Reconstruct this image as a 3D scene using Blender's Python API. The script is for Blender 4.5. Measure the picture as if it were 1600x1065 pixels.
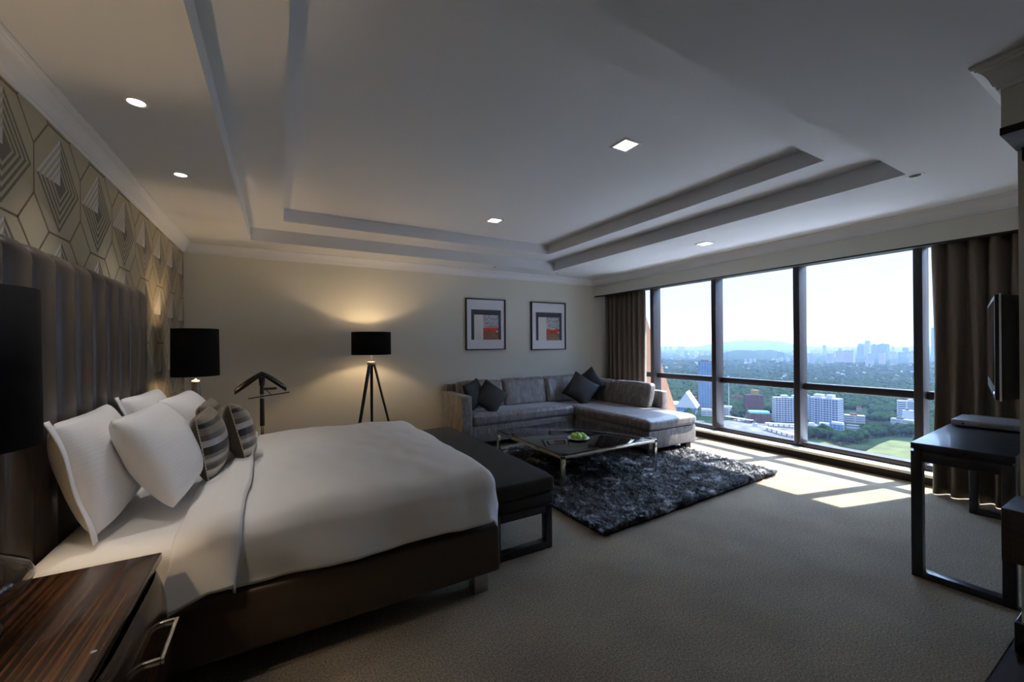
import bpy, bmesh, math, random
from mathutils import Vector, Matrix, noise
import numpy as np
R = math.radians
random.seed(7)
for o in list(bpy.data.objects): bpy.data.objects.remove(o)
S = bpy.context.scene
COL = S.collection

# ------------------------------------------------------------------ camera
F, HY, YAW, ROLL, EYE = 631.27, 537.33, .5219, .0089, 1.5      # focal length and optical axis in pixels of a 1600x1065 frame
cam = bpy.data.objects.new('camera', bpy.data.cameras.new('camera')); COL.objects.link(cam)
cam.data.lens = F/1600*36; cam.data.sensor_width = 36; cam.data.shift_y = (HY-532.5)/1600
cam.data.clip_start = .05; cam.data.clip_end = 40000
cam.location = (0, 0, EYE)
cam.matrix_world = Matrix.Translation((0, 0, EYE)) @ Matrix.Rotation(-YAW, 4, 'Z') @ Matrix.Rotation(R(90), 4, 'X') @ Matrix.Rotation(-ROLL, 4, 'Z')
S.camera = cam

# ------------------------------------------------------------------ world, sun, exposure
S.view_settings.view_transform = 'Standard'; S.view_settings.look = 'None'
S.view_settings.gamma = 1; S.view_settings.use_curve_mapping = False
S.view_settings.exposure = 0.86
S.cycles.use_denoising = True
S.cycles.max_bounces = 10; S.cycles.diffuse_bounces = 6; S.cycles.glossy_bounces = 4
S.cycles.transparent_max_bounces = 12; S.cycles.transmission_bounces = 6
S.cycles.sample_clamp_indirect = 6; S.cycles.caustics_reflective = False; S.cycles.caustics_refractive = False
SKY = 1.0
w = bpy.data.worlds.new('sky'); S.world = w; w.use_nodes = True
nt = w.node_tree; nt.nodes.clear()
wo = nt.nodes.new('ShaderNodeOutputWorld'); bg = nt.nodes.new('ShaderNodeBackground')
tc = nt.nodes.new('ShaderNodeTexCoord'); sp = nt.nodes.new('ShaderNodeSeparateXYZ')
cr = nt.nodes.new('ShaderNodeValToRGB'); nz = nt.nodes.new('ShaderNodeTexNoise'); mp = nt.nodes.new('ShaderNodeMapping')
mx = nt.nodes.new('ShaderNodeMix'); mx.data_type = 'RGBA'; nr = nt.nodes.new('ShaderNodeValToRGB')
L = nt.links.new
L(tc.outputs['Generated'], sp.inputs[0]); L(sp.outputs['Z'], cr.inputs[0])
els = cr.color_ramp.elements
els[0].position = 0.0; els[0].color = (.42, .50, .59, 1)
els[1].position = .9; els[1].color = (2.6, 3.6, 5.2, 1)
e = els.new(.06); e.color = (.46, .53, .60, 1)
e = els.new(.16); e.color = (.52, .56, .61, 1)
e = els.new(.24); e.color = (.57, .60, .64, 1)
e = els.new(.30); e.color = (2.0, 3.0, 4.8, 1)
e = els.new(.45); e.color = (2.4, 3.6, 5.8, 1)
mp.inputs['Scale'].default_value = (1.2, 1.2, 4); L(tc.outputs['Generated'], mp.inputs[0]); L(mp.outputs[0], nz.inputs['Vector'])
nz.inputs['Scale'].default_value = 2.2; nz.inputs['Detail'].default_value = 6
L(nz.outputs[0], nr.inputs[0]); nr.color_ramp.elements[0].position = .45; nr.color_ramp.elements[1].position = .7
nr.color_ramp.elements[1].color = (.8, .8, .8, 1)
cw = nt.nodes.new('ShaderNodeMapRange'); cw.inputs[1].default_value = .20; cw.inputs[2].default_value = .28; cw.inputs[3].default_value = .8; cw.inputs[4].default_value = .15; L(sp.outputs['Z'], cw.inputs[0])   # thin cloud only low in the sky
cm = nt.nodes.new('ShaderNodeMath'); cm.operation = 'MULTIPLY'; L(nr.outputs[0], cm.inputs[0]); L(cw.outputs[0], cm.inputs[1]); L(cm.outputs[0], mx.inputs[0]); L(cr.outputs[0], mx.inputs[6]); mx.inputs[7].default_value = (.59, .60, .61, 1)
# glow of the hazy sky around the sun
SUN_DIR = Vector((-.705, .181, -1)).normalized()
dt = nt.nodes.new('ShaderNodeVectorMath'); dt.operation = 'DOT_PRODUCT'; dt.inputs[1].default_value = tuple(-SUN_DIR); L(tc.outputs['Generated'], dt.inputs[0])
gr = nt.nodes.new('ShaderNodeMapRange'); gr.interpolation_type = 'SMOOTHSTEP'; L(dt.outputs['Value'], gr.inputs[0]); gr.inputs[1].default_value = .78; gr.inputs[2].default_value = 1.0; gr.inputs[3].default_value = 0; gr.inputs[4].default_value = 1.5
ad = nt.nodes.new('ShaderNodeMix'); ad.data_type = 'RGBA'; ad.blend_type = 'ADD'; ad.clamp_result = False; ad.inputs[0].default_value = 1
L(mx.outputs[2], ad.inputs[6]); gc = nt.nodes.new('ShaderNodeVectorMath'); gc.operation = 'SCALE'; gc.inputs[0].default_value = (1, .97, .9); L(gr.outputs[0], gc.inputs['Scale']); L(gc.outputs[0], ad.inputs[7])
L(ad.outputs[2], bg.inputs[0]); bg.inputs[1].default_value = SKY
L(bg.outputs[0], wo.inputs[0])

sun = bpy.data.objects.new('sun', bpy.data.lights.new('sun', 'SUN')); COL.objects.link(sun)
sun.data.energy = 10.5; sun.data.angle = R(.6); sun.data.color = (1, .97, .92)
sun.rotation_euler = SUN_DIR.to_track_quat('-Z', 'Y').to_euler()

# ------------------------------------------------------------------ room numbers
XL, YB, XP, XG = -.97, 6.007, 5.31, 6.05        # headboard wall, back wall, pelmet face, glass plane
ZC, Z1, Z2, ZPB = 2.721, 2.873, 3.012, 2.411    # ceiling, first and second tray level, pelmet bottom
YN = .466                                        # north face of the partition that carries the television

# ------------------------------------------------------------------ helpers
def ray(x, y):
    c, s = math.cos(YAW), math.sin(YAW)
    u, v = (x-800)/F, -(y-HY)/F
    cr_, sr_ = math.cos(ROLL), math.sin(ROLL)
    u, v = u*cr_+v*sr_, -u*sr_+v*cr_
    return Vector((u*c+s, -u*s+c, v))
def at_z(x, y, z):
    d = ray(x, y); t = (z-EYE)/d.z
    return Vector((0, 0, EYE)) + d*t

def mat(name, col=(.5, .5, .5), rough=.6, metal=0, bump=0, bscale=200, var=0, vscale=8, spec=.5, coat=0, sheen=0, emit=None, es=1, stretch=None, bdist=.002, detail=4):
    m = bpy.data.materials.new(name); m.use_nodes = True; t = m.node_tree; b = t.nodes['Principled BSDF']
    b.inputs['Base Color'].default_value = (*col, 1); b.inputs['Roughness'].default_value = rough; b.inputs['Metallic'].default_value = metal
    b.inputs['Specular IOR Level'].default_value = spec; b.inputs['Coat Weight'].default_value = coat; b.inputs['Sheen Weight'].default_value = sheen
    if sheen: b.inputs['Sheen Roughness'].default_value = .4
    if emit: b.inputs['Emission Color'].default_value = (*emit, 1); b.inputs['Emission Strength'].default_value = es
    c = t.nodes.new('ShaderNodeTexCoord'); mpn = t.nodes.new('ShaderNodeMapping'); t.links.new(c.outputs['Object'], mpn.inputs[0])
    if stretch: mpn.inputs['Scale'].default_value = stretch
    if bump:
        n = t.nodes.new('ShaderNodeTexNoise'); n.inputs['Scale'].default_value = bscale; n.inputs['Detail'].default_value = detail
        bn = t.nodes.new('ShaderNodeBump'); bn.inputs['Strength'].default_value = bump; bn.inputs['Distance'].default_value = bdist
        t.links.new(mpn.outputs[0], n.inputs['Vector']); t.links.new(n.outputs[0], bn.inputs['Height']); t.links.new(bn.outputs[0], b.inputs['Normal'])
    if var:
        n = t.nodes.new('ShaderNodeTexNoise'); n.inputs['Scale'].default_value = vscale; n.inputs['Detail'].default_value = 5
        r = t.nodes.new('ShaderNodeValToRGB'); r.color_ramp.elements[0].position = .3; r.color_ramp.elements[1].position = .7
        r.color_ramp.elements[0].color = (*[x*(1-var) for x in col], 1); r.color_ramp.elements[1].color = (*[min(1, x*(1+var)) for x in col], 1)
        t.links.new(mpn.outputs[0], n.inputs['Vector']); t.links.new(n.outputs[0], r.inputs[0]); t.links.new(r.outputs[0], b.inputs['Base Color'])
    return m
def ramp(t, stops, const=False):
    r = t.nodes.new('ShaderNodeValToRGB'); r.color_ramp.interpolation = 'CONSTANT' if const else 'LINEAR'
    e = r.color_ramp.elements
    while len(e) > 1: e.remove(e[-1])
    e[0].position = stops[0][0]; e[0].color = (*stops[0][1], 1)
    for p, c in stops[1:]:
        k = e.new(p); k.color = (*c, 1)
    return r

def TAG(o, label=None, cat=None, group=None, kind=None):
    if label: o['label'] = label
    if cat: o['category'] = cat
    if group: o['group'] = group
    if kind: o['kind'] = kind
    return o
def thing(name, label, cat, loc=(0, 0, 0), rz=0, group=None, kind=None):
    o = bpy.data.objects.new(name, None); COL.objects.link(o); o.empty_display_size = .1
    o.location = loc; o.rotation_euler = (0, 0, rz)
    return TAG(o, label, cat, group, kind)
def copy_tree(o, parent=None):
    c = o.copy(); COL.objects.link(c); c.parent = parent
    for ch in list(o.children): copy_tree(ch, c)
    return c

class MB:
    """collects shapes, links them as ONE mesh object"""
    def __init__(s): s.bm = bmesh.new(); s.uv = s.bm.loops.layers.uv.new('UVMap')
    def add(s, verts, faces, mi=0, smooth=False, M=None, uvs=None):
        vs = [s.bm.verts.new(M @ Vector(v) if M else v) for v in verts]
        out = []
        for k, f in enumerate(faces):
            try: g = s.bm.faces.new([vs[i] for i in f])
            except ValueError: continue
            g.material_index = mi; g.smooth = smooth; out.append(g)
            if uvs:
                for lp, i in zip(g.loops, f): lp[s.uv].uv = uvs[i]
        return out
    def box(s, x0, x1, y0, y1, z0, z1, mi=0, bev=0, seg=2, M=None, smooth=None):
        b = bmesh.new(); bmesh.ops.create_cube(b, size=1)
        for v in b.verts: v.co = ((x0+x1)/2+v.co.x*(x1-x0), (y0+y1)/2+v.co.y*(y1-y0), (z0+z1)/2+v.co.z*(z1-z0))
        if bev: bmesh.ops.bevel(b, geom=b.edges[:], offset=bev, segments=seg, profile=.5, affect='EDGES')
        s.merge(b, mi, bool(bev) if smooth is None else smooth, M)
    def merge(s, b, mi=0, smooth=False, M=None):
        b.verts.index_update()
        s.add([v.co.copy() for v in b.verts], [[v.index for v in f.verts] for f in b.faces], mi, smooth, M); b.free()
    def tube(s, p, q, r0, r1=None, n=16, mi=0, caps=True, smooth=True):
        p, q = Vector(p), Vector(q); r1 = r0 if r1 is None else r1
        z = (q-p).normalized(); a = z.orthogonal().normalized(); b = z.cross(a)
        vs = []; fs = []
        for c, r in ((p, r0), (q, r1)):
            for k in range(n): t = 2*math.pi*k/n; vs.append(c+a*(r*math.cos(t))+b*(r*math.sin(t)))
        for k in range(n): fs.append((k, (k+1) % n, n+(k+1) % n, n+k))
        s.add(vs, fs, mi, smooth)
        if caps: s.add(vs[:n], [list(range(n))[::-1]], mi); s.add(vs[n:], [list(range(n))], mi)
    def lathe(s, prof, n=40, mi=0, M=None, smooth=True):
        vs = []; fs = []
        for (r, z) in prof:
            for k in range(n): t = 2*math.pi*k/n; vs.append((r*math.cos(t), r*math.sin(t), z))
        for j in range(len(prof)-1):
            for k in range(n): fs.append((j*n+k, j*n+(k+1) % n, (j+1)*n+(k+1) % n, (j+1)*n+k))
        s.add(vs, fs, mi, smooth, M)
        s.bm.verts.ensure_lookup_table()
    def grid(s, fn, nu, nv, mi=0, uv=None, smooth=True, closed=False):
        vs = []; us = []
        for i in range(nu+1):
            for j in range(nv+1):
                vs.append(fn(i/nu, j/nv)); us.append(uv(i/nu, j/nv) if uv else (i/nu, j/nv))
        fs = [(i*(nv+1)+j, (i+1)*(nv+1)+j, (i+1)*(nv+1)+j+1, i*(nv+1)+j+1) for i in range(nu) for j in range(nv)]
        return s.add(vs, fs, mi, smooth, None, us)
    def prism(s, pts, a, b, axis='y', mi=0, smooth=False):
        n = len(pts)
        def P(u, v, t): return {'x': (t, u, v), 'y': (u, t, v), 'z': (u, v, t)}[axis]
        vs = [P(u, v, a) for u, v in pts]+[P(u, v, b) for u, v in pts]
        s.add(vs, [(k, (k+1) % n, n+(k+1) % n, n+k) for k in range(n)], mi, smooth)
        s.add(vs, [list(range(n))[::-1], list(range(n, 2*n))], mi)
    def build(s, name, mats, parent=None, origin=None, label=None, cat=None, group=None, kind=None, merge=0, recalc=True, subsurf=0, boxuv=False, solid=0):
        if merge: bmesh.ops.remove_doubles(s.bm, verts=s.bm.verts[:], dist=merge)
        if recalc: bmesh.ops.recalc_face_normals(s.bm, faces=s.bm.faces[:])
        if origin is not None:
            ov = Vector(origin)
            for v in s.bm.verts: v.co -= ov
        if boxuv:
            for f in s.bm.faces:
                n = f.normal
                for lp in f.loops:
                    c = lp.vert.co
                    lp[s.uv].uv = (c.y, c.z) if abs(n.x) > max(abs(n.y), abs(n.z)) else ((c.x, c.z) if abs(n.y) > abs(n.z) else (.02, .02))
        me = bpy.data.meshes.new(name); s.bm.to_mesh(me); s.bm.free()
        for m in (mats if isinstance(mats, (list, tuple)) else [mats]): me.materials.append(m)
        o = bpy.data.objects.new(name, me); COL.objects.link(o)
        if parent: o.parent = parent
        elif origin is not None: o.location = origin
        if subsurf: k = o.modifiers.new('sub', 'SUBSURF'); k.levels = subsurf; k.render_levels = subsurf
        if solid: k = o.modifiers.new('solid', 'SOLIDIFY'); k.thickness = solid
        return TAG(o, label, cat, group, kind)
def struct(name, mb, mats, **k):
    return mb.build(name, mats, kind='structure', **k)

# ------------------------------------------------------------------ materials
def fab_var(name, col, rough=.8, **k): return mat(name, col, rough, **k)
M_ceil = mat('ceiling_paint', (.68, .70, .74), .8, bump=.15, bscale=180)
M_wall = mat('wall_paint', (.66, .65, .58), .75, bump=.1, bscale=160)
M_crown = mat('cornice_paint', (.76, .77, .80), .5)
M_dark = mat('dark_brown_frame', (.018, .014, .013), .35, metal=.2)
M_mull = mat('bronze_aluminium', (.028, .023, .027), .42, metal=.2, spec=.35)
M_base = mat('dark_skirting', (.020, .013, .009), .55, spec=.2)
M_stone = mat('sill_stone', (.82, .78, .66), .5, var=.05, vscale=20)
M_steel = mat('brushed_steel', (.45, .43, .40), .3, metal=1)
M_chrome = mat('chrome', (.75, .72, .68), .12, metal=1)
M_black = mat('black_plastic', (.012, .012, .014), .35)
M_blackwood = mat('black_lacquered_wood', (.010, .010, .015), .32, var=.3, vscale=10, coat=.2)
M_white = mat('white_bed_linen', (.87, .87, .88), .75, bump=.25, bscale=60, sheen=.15)
M_bedbase = mat('brown_leather_bed_base', (.060, .038, .024), .45, bump=.2, bscale=300)
M_head = mat('brown_satin_leather', (.060, .045, .038), .36, bump=.12, bscale=260, spec=.5)
M_shade = mat('black_fabric_shade', (.008, .008, .010), .9, spec=.15, bump=.4, bscale=400)
M_shade_in = mat('shade_lining', (.75, .70, .6), .6)
M_bench = mat('charcoal_bench_fabric', (.042, .040, .037), .85, spec=.25, bump=.4, bscale=420)
M_curt = mat('taupe_curtain', (.155, .122, .09), .8, bump=.2, bscale=300, sheen=.25)
M_curt2 = mat('curtain_lining', (.30, .27, .21), .85)
M_rugb = mat('rug_backing', (.015, .015, .018), .95)
M_apple = mat('green_apple_skin', (.33, .55, .07), .3, var=.25, vscale=9, coat=.3)
M_stem = mat('apple_stem', (.09, .05, .02), .8)
M_plate = mat('white_porcelain', (.85, .86, .9), .15, coat=.5)
M_art_w = mat('picture_mat', (.72, .72, .76), .7)
M_fin = mat('tan_concrete', (.20, .095, .05), .85, var=.18, vscale=3, stretch=(3, 3, .4), bump=.3, bscale=30, bdist=.01)
M_wood_floor = mat('dark_red_wood', (.035, .015, .010), .35, var=.3, vscale=6, stretch=(1, 12, 1))

def velvet():
    m = mat('silver_taupe_velvet', (.17, .145, .13), .42, bump=.3, bscale=55, sheen=1.0, bdist=.006)
    t = m.node_tree; b = t.nodes['Principled BSDF']; b.inputs['Sheen Roughness'].default_value = .28
    b.inputs['Sheen Tint'].default_value = (.85, .85, .95, 1)
    c = t.nodes.new('ShaderNodeTexCoord'); mp_ = t.nodes.new('ShaderNodeMapping'); mp_.inputs['Scale'].default_value = (7, 7, 2.2)
    n = t.nodes.new('ShaderNodeTexNoise'); n.inputs['Scale'].default_value = 3; n.inputs['Detail'].default_value = 8; n.inputs['Roughness'].default_value = .7
    r = ramp(t, [(.34, (.10, .084, .076)), (.52, (.185, .162, .152)), (.70, (.33, .305, .30))])  # pale end of the ramp paints the velvet's silver highlights into its colour
    t.links.new(c.outputs['Object'], mp_.inputs[0]); t.links.new(mp_.outputs[0], n.inputs['Vector']); t.links.new(n.outputs[0], r.inputs[0]); t.links.new(r.outputs[0], b.inputs['Base Color'])
    return m
M_velvet = velvet()
def zebrano():
    m = mat('zebrano_veneer', (.1, .05, .03), .22, coat=.25, spec=.35)
    t = m.node_tree; b = t.nodes['Principled BSDF']
    c = t.nodes.new('ShaderNodeTexCoord'); mp_ = t.nodes.new('ShaderNodeMapping'); mp_.inputs['Scale'].default_value = (1, .012, 1)
    n = t.nodes.new('ShaderNodeTexNoise'); n.inputs['Scale'].default_value = 60; n.inputs['Detail'].default_value = 4; n.inputs['Roughness'].default_value = .6
    r = ramp(t, [(.36, (.010, .007, .006)), (.47, (.020, .011, .007)), (.53, (.060, .026, .011)), (.60, (.115, .050, .021)), (.68, (.030, .014, .008))])
    t.links.new(c.outputs['Object'], mp_.inputs[0]); t.links.new(mp_.outputs[0], n.inputs['Vector']); t.links.new(n.outputs[0], r.inputs[0]); t.links.new(r.outputs[0], b.inputs['Base Color'])
    return m
M_zeb = zebrano()
def carpet():
    m = mat('beige_carpet', (.25, .22, .165), .95, sheen=.2)
    t = m.node_tree; b = t.nodes['Principled BSDF']
    c = t.nodes.new('ShaderNodeTexCoord')
    n = t.nodes.new('ShaderNodeTexNoise'); n.inputs['Scale'].default_value = 110; n.inputs['Detail'].default_value = 6; n.inputs['Roughness'].default_value = .75
    n2 = t.nodes.new('ShaderNodeTexNoise'); n2.inputs['Scale'].default_value = 2.5; n2.inputs['Detail'].default_value = 4
    r = ramp(t, [(.36, (.095, .073, .045)), (.5, (.262, .205, .134)), (.64, (.47, .38, .26))])
    r2 = ramp(t, [(.35, (.88, .88, .88)), (.65, (1.1, 1.1, 1.1))])
    mm = t.nodes.new('ShaderNodeMix'); mm.data_type = 'RGBA'; mm.blend_type = 'MULTIPLY'; mm.inputs[0].default_value = 1
    bp = t.nodes.new('ShaderNodeBump'); bp.inputs['Strength'].default_value = .9; bp.inputs['Distance'].default_value = .006
    K = t.links.new
    K(c.outputs['Object'], n.inputs['Vector']); K(c.outputs['Object'], n2.inputs['Vector']); K(n.outputs[0], r.inputs[0]); K(n2.outputs[0], r2.inputs[0])
    K(r.outputs[0], mm.inputs[6]); K(r2.outputs[0], mm.inputs[7]); K(mm.outputs[2], b.inputs['Base Color']); K(n.outputs[0], bp.inputs['Height']); K(bp.outputs[0], b.inputs['Normal'])
    return m
M_carpet = carpet()
def glass(name, tint=(1, 1, 1), refl=1.0, rough=.0, ior=1.5):
    m = bpy.data.materials.new(name); m.use_nodes = True; t = m.node_tree; t.nodes.clear(); K = t.links.new
    o = t.nodes.new('ShaderNodeOutputMaterial'); tr = t.nodes.new('ShaderNodeBsdfTransparent'); gl = t.nodes.new('ShaderNodeBsdfGlossy')
    gl.inputs['Roughness'].default_value = rough; tr.inputs[0].default_value = (*tint, 1)
    lw = t.nodes.new('ShaderNodeLayerWeight'); lw.inputs[0].default_value = .5; pw = t.nodes.new('ShaderNodeMath'); pw.operation = 'POWER'; pw.inputs[1].default_value = 5; K(lw.outputs['Facing'], pw.inputs[0])
    fr = t.nodes.new('ShaderNodeMath'); fr.operation = 'MULTIPLY_ADD'; fr.inputs[1].default_value = .96; fr.inputs[2].default_value = .04; K(pw.outputs[0], fr.inputs[0])
    mu = t.nodes.new('ShaderNodeMath'); mu.operation = 'MULTIPLY'; mu.inputs[1].default_value = refl
    mi = t.nodes.new('ShaderNodeMixShader'); K(fr.outputs[0], mu.inputs[0]); K(mu.outputs[0], mi.inputs[0]); K(tr.outputs[0], mi.inputs[1]); K(gl.outputs[0], mi.inputs[2]); K(mi.outputs[0], o.inputs[0])
    return m
M_pane = glass('window_glass', (.96, .98, 1), .5)
M_smoke = glass('smoked_lamp_glass', (.62, .58, .54), 1.3)
M_tabletop = mat('black_table_glass', (.004, .004, .005), .015, spec=.75, coat=.3)
M_screen = mat('television_screen', (.012, .013, .018), .08, coat=.6)

# ------------------------------------------------------------------ shell: floor, walls, ceiling
mb = MB(); mb.grid(lambda u, v: (XL+u*(6.4-XL), .51+v*(6.2-.51), 0), 4, 4, smooth=False); mb.box(XL, 6.4, .51, 6.2, -.06, -.001)
struct('floor', mb, M_carpet)
mb = MB(); mb.box(XL, 6.4, -2.6, .508, -.06, -.004); struct('floor_entry', mb, M_wood_floor)

def plate_hole(mb, X0, X1, Y0, Y1, a0, a1, b0, b1, z):
    mb.add([(X0, Y0, z), (X1, Y0, z), (X1, Y1, z), (X0, Y1, z), (a0, b0, z), (a1, b0, z), (a1, b1, z), (a0, b1, z)],
           [(0, 1, 5, 4), (1, 2, 6, 5), (2, 3, 7, 6), (3, 0, 4, 7)])
def ring(mb, a0, a1, b0, b1, z0, z1):
    p = [(a0, b0), (a1, b0), (a1, b1), (a0, b1)]
    for i in range(4):
        (x, y), (x2, y2) = p[i], p[(i+1) % 4]
        mb.add([(x, y, z0), (x2, y2, z0), (x2, y2, z1), (x, y, z1)], [(0, 1, 2, 3)])
OX0, OX1, OY0, OY1 = -.285, 4.005, 1.125, 5.524
IX0, IX1, IY0, IY1 = .046, 3.600, 1.473, 5.103
mb = MB()
plate_hole(mb, XL-.3, 6.3, -2.7, 6.3, OX0, OX1, OY0, OY1, ZC); ring(mb, OX0, OX1, OY0, OY1, ZC, Z1)
plate_hole(mb, OX0, OX1, OY0, OY1, IX0, IX1, IY0, IY1, Z1); ring(mb, IX0, IX1, IY0, IY1, Z1, Z2)
mb.add([(IX0, IY0, Z2), (IX1, IY0, Z2), (IX1, IY1, Z2), (IX0, IY1, Z2)], [(0, 1, 2, 3)])
mb.box(XL-.3, 6.3, -2.7, 6.3, 3.1, 3.3)
for s_ in ((XL-.3, XL-.25, -2.7, 6.3), (6.25, 6.3, -2.7, 6.3), (XL-.3, 6.3, -2.7, -2.65), (XL-.3, 6.3, 6.25, 6.3)): mb.box(*s_, ZC+.002, 3.1)
struct('ceiling', mb, M_ceil, recalc=False)

mb = MB(); mb.box(XL-.15, XL, -2.6, YB+.15, 0, ZC); wl = struct('wall_left', mb, M_wall)
mb = MB(); mb.box(XL, 6.29, YB, YB+.15, 0, ZC); struct('wall_back', mb, M_wall)
mb = MB(); mb.box(3.07, 6.2, YN-.14, YN, 0, ZC); struct('wall_right', mb, M_wall)
mb = MB(); mb.box(3.07, 3.21, -2.6, YN-.14, 0, ZC); struct('wall_entry', mb, M_wall)
mb = MB(); mb.box(XL, 3.2, -2.75, -2.6, 0, ZC); struct('wall_near', mb, M_wall)
mb = MB(); mb.box(2.77, 3.07, -2.6, YN, 2.435, ZC); struct('trim_1', mb, M_wall)
mb = MB(); mb.box(2.765, 3.07, -2.6, YN+.004, 2.400, 2.435, bev=.004); mb.box(3.02, 3.068, -.6, YN-.02, 2.34, 2.40); struct('trim_2', mb, M_base)
mb = MB(); mb.box(XP, XP+.06, YN, YB, ZPB, ZC); mb.box(XP-.004, XP+.07, YN, YB, ZPB-.014, ZPB+.001, mi=1); struct('trim_3', mb, [M_wall, M_dark])

# cornice: a stepped and curved profile swept along the wall heads; p = distance from wall, q = drop below the ceiling
PROF = [(0, .118), (.010, .118), (.012, .104), (.020, .100), (.022, .092)]
for k in range(9): t = k/8; PROF.append((.024+.040*(1-math.cos(t*math.pi/2))+.006*math.sin(t*math.pi), .090-.062*math.sin(t*math.pi/2)))
PROF += [(.066, .022), (.074, .020), (.080, .012), (.080, 0), (0, 0)]
def cornice(name, path, inward):
    mb = MB(); n = len(PROF); vs = []
    for (x, y), (ix, iy) in zip(path, inward):
        vs += [(x+ix*p*1.0, y+iy*p, ZC-q) for p, q in PROF]
    fs = [(i*n+j, i*n+j+1, (i+1)*n+j+1, (i+1)*n+j) for i in range(len(path)-1) for j in range(n-1)]
    mb.add(vs, fs, 0, False)
    return struct(name, mb, M_crown)
cornice('trim_4', [(XL, -2.6), (XL, YB)], [(1, 0), (1, -1)])
cornice('trim_5', [(XL, YB), (XP, YB)], [(1, -1), (-1, -1)])
cornice('trim_6', [(XP, YB), (XP, YN)], [(-1, -1), (-1, 1)])
cornice('trim_7', [(XP, YN), (2.77, YN), (2.77, -2.6)], [(-1, 1), (-1, 1), (-1, 0)])
mb = MB(); mb.box(XL, XG, YB-.018, YB, 0, .14, bev=.003); struct('baseboard_back', mb, M_base)
mb = MB(); mb.box(XL, XL+.018, -2.6, YB, 0, .14, bev=.003); struct('baseboard_left', mb, M_base)
mb = MB(); mb.box(3.045, 3.07, -2.6, YN+.02, 0, .15, bev=.006); mb.box(3.07, 5.8, YN, YN+.02, 0, .15, bev=.006); struct('baseboard_right', mb, mat('black_skirting', (.012, .012, .014), .25))

# ------------------------------------------------------------------ wallpaper on the headboard wall
def clip(poly, ax, lim, keep_less):
    out = []
    for i in range(len(poly)):
        a, b = poly[i], poly[(i+1) % len(poly)]
        ia = a[ax] <= lim if keep_less else a[ax] >= lim; ib = b[ax] <= lim if keep_less else b[ax] >= lim
        if ia: out.append(a)
        if ia != ib:
            t = (lim-a[ax])/(b[ax]-a[ax]); out.append(tuple(a[k]+t*(b[k]-a[k]) for k in (0, 1)))
    return out
mb = MB()
WX, Y0w, Y1w, Z0w, Z1w = XL+.002, .2, YB-.001, .14, ZC-.11
def wp(poly, mi, lift):
    for ax, lim, less in ((0, Y0w, False), (0, Y1w, True), (1, Z0w, False), (1, Z1w, True)):
        poly = clip(poly, ax, lim, less)
        if len(poly) < 3: return
    mb.add([(WX+lift, y, z) for y, z in poly], [list(range(len(poly)))], mi)
def line(a, b, w_, mi=1, lift=.0004):
    a, b = Vector(a), Vector(b); d = (b-a).normalized(); n = Vector((-d.y, d.x))*w_/2; a, b = a-d*w_*.4, b+d*w_*.4
    wp([tuple(a+n), tuple(b+n), tuple(b-n), tuple(a-n)], mi, lift)
wp([(Y0w, Z0w), (Y1w, Z0w), (Y1w, Z1w), (Y0w, Z1w)], 0, 0)
PS, PZ = .497, .525
for i in range(-6, 8):
    for j in range(-1, 6):
        cy, cz = 2.935+i*PS, 2.3275-j*PZ
        hw, hh = PS/2, PZ/2
        a, b = .112, .112           # half of the horizontal and of the vertical edge
        P = [(cy-a, cz-hh), (cy+a, cz-hh), (cy+hw, cz-b), (cy+hw, cz+b), (cy+a, cz+hh), (cy-a, cz+hh), (cy-hw, cz+b), (cy-hw, cz-b)]
        for k in (0, 1, 2, 7, 3, 5): line(P[k], P[(k+1) % 8], .0115)
        T, Lf, Rt, Bt, C = (cy+.012, cz+.240), (cy-.228, cz-.006), (cy+.225, cz+.004), (cy-.010, cz-.243), (cy+.006, cz)
        def mixp(p, t): return (C[0]+(p[0]-C[0])*t, C[1]+(p[1]-C[1])*t)
        lev = [1, .915, .825, .735, .645, .555, .465, .375]
        for k in range(0, 8, 2):
            o_, n_ = lev[k], lev[k+1]
            for p, q in ((T, Rt), (Rt, Bt), (Bt, Lf)): wp([mixp(p, o_), mixp(q, o_), mixp(q, n_), mixp(p, n_)], 2, .0008)
            wp([mixp(T, o_), mixp(Lf, o_), mixp(Lf, n_), mixp(T, n_)], 3, .0008)
        for p, q in ((T, Rt), (Rt, Bt), (Bt, Lf)): wp([mixp(p, .30), mixp(q, .30), C], 2, .0008)
        wp([mixp(T, .33), mixp(Lf, .33), C], 3, .0010)
M_wp = mat('wallpaper_ground', (.43, .385, .275), .6, bump=.08, bscale=300)
mb.build('wallpaper', [M_wp, mat('wallpaper_bronze_line', (.15, .105, .06), .45, metal=.3), mat('wallpaper_dark_stripe', (.135, .125, .11), .55), mat('wallpaper_silver_stripe', (.56, .56, .60), .5)], wl, recalc=False)

# ------------------------------------------------------------------ window
win = thing('window_1', None, None, (XG, 3.2, .115), kind='structure')
OW = (XG, 3.2, .115)
MULL = [.62, 1.572, 2.739, 3.907, 5.115, 5.66]
for k, y in enumerate(MULL):
    mb = MB(); mb.box(XG-.165 if k not in (5,) else XG-.1, XG+.03, y-.037, y+.037, .16, 2.56, bev=.004)
    mb.build('mullion', M_mull, win, OW)
for a, b in zip(MULL[:-1], MULL[1:]):
    mb = MB(); mb.box(XG-.07, XG+.03, a+.037, b-.037, .866, .955, bev=.012); mb.build('transom', M_mull, win, OW)
    mb = MB(); mb.box(XG-.006, XG+.006, a+.037, b-.037, .18, .866); mb.build('glass_pane', M_pane, win, OW)
    mb = MB(); mb.box(XG-.006, XG+.006, a+.037, b-.037, .955, 2.5); mb.build('glass_pane', M_pane, win, OW)
mb = MB(); mb.box(XG-.10, XG+.04, .3, YB, .115, .175, bev=.006); mb.build('bottom_frame', M_mull, win, OW)
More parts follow.
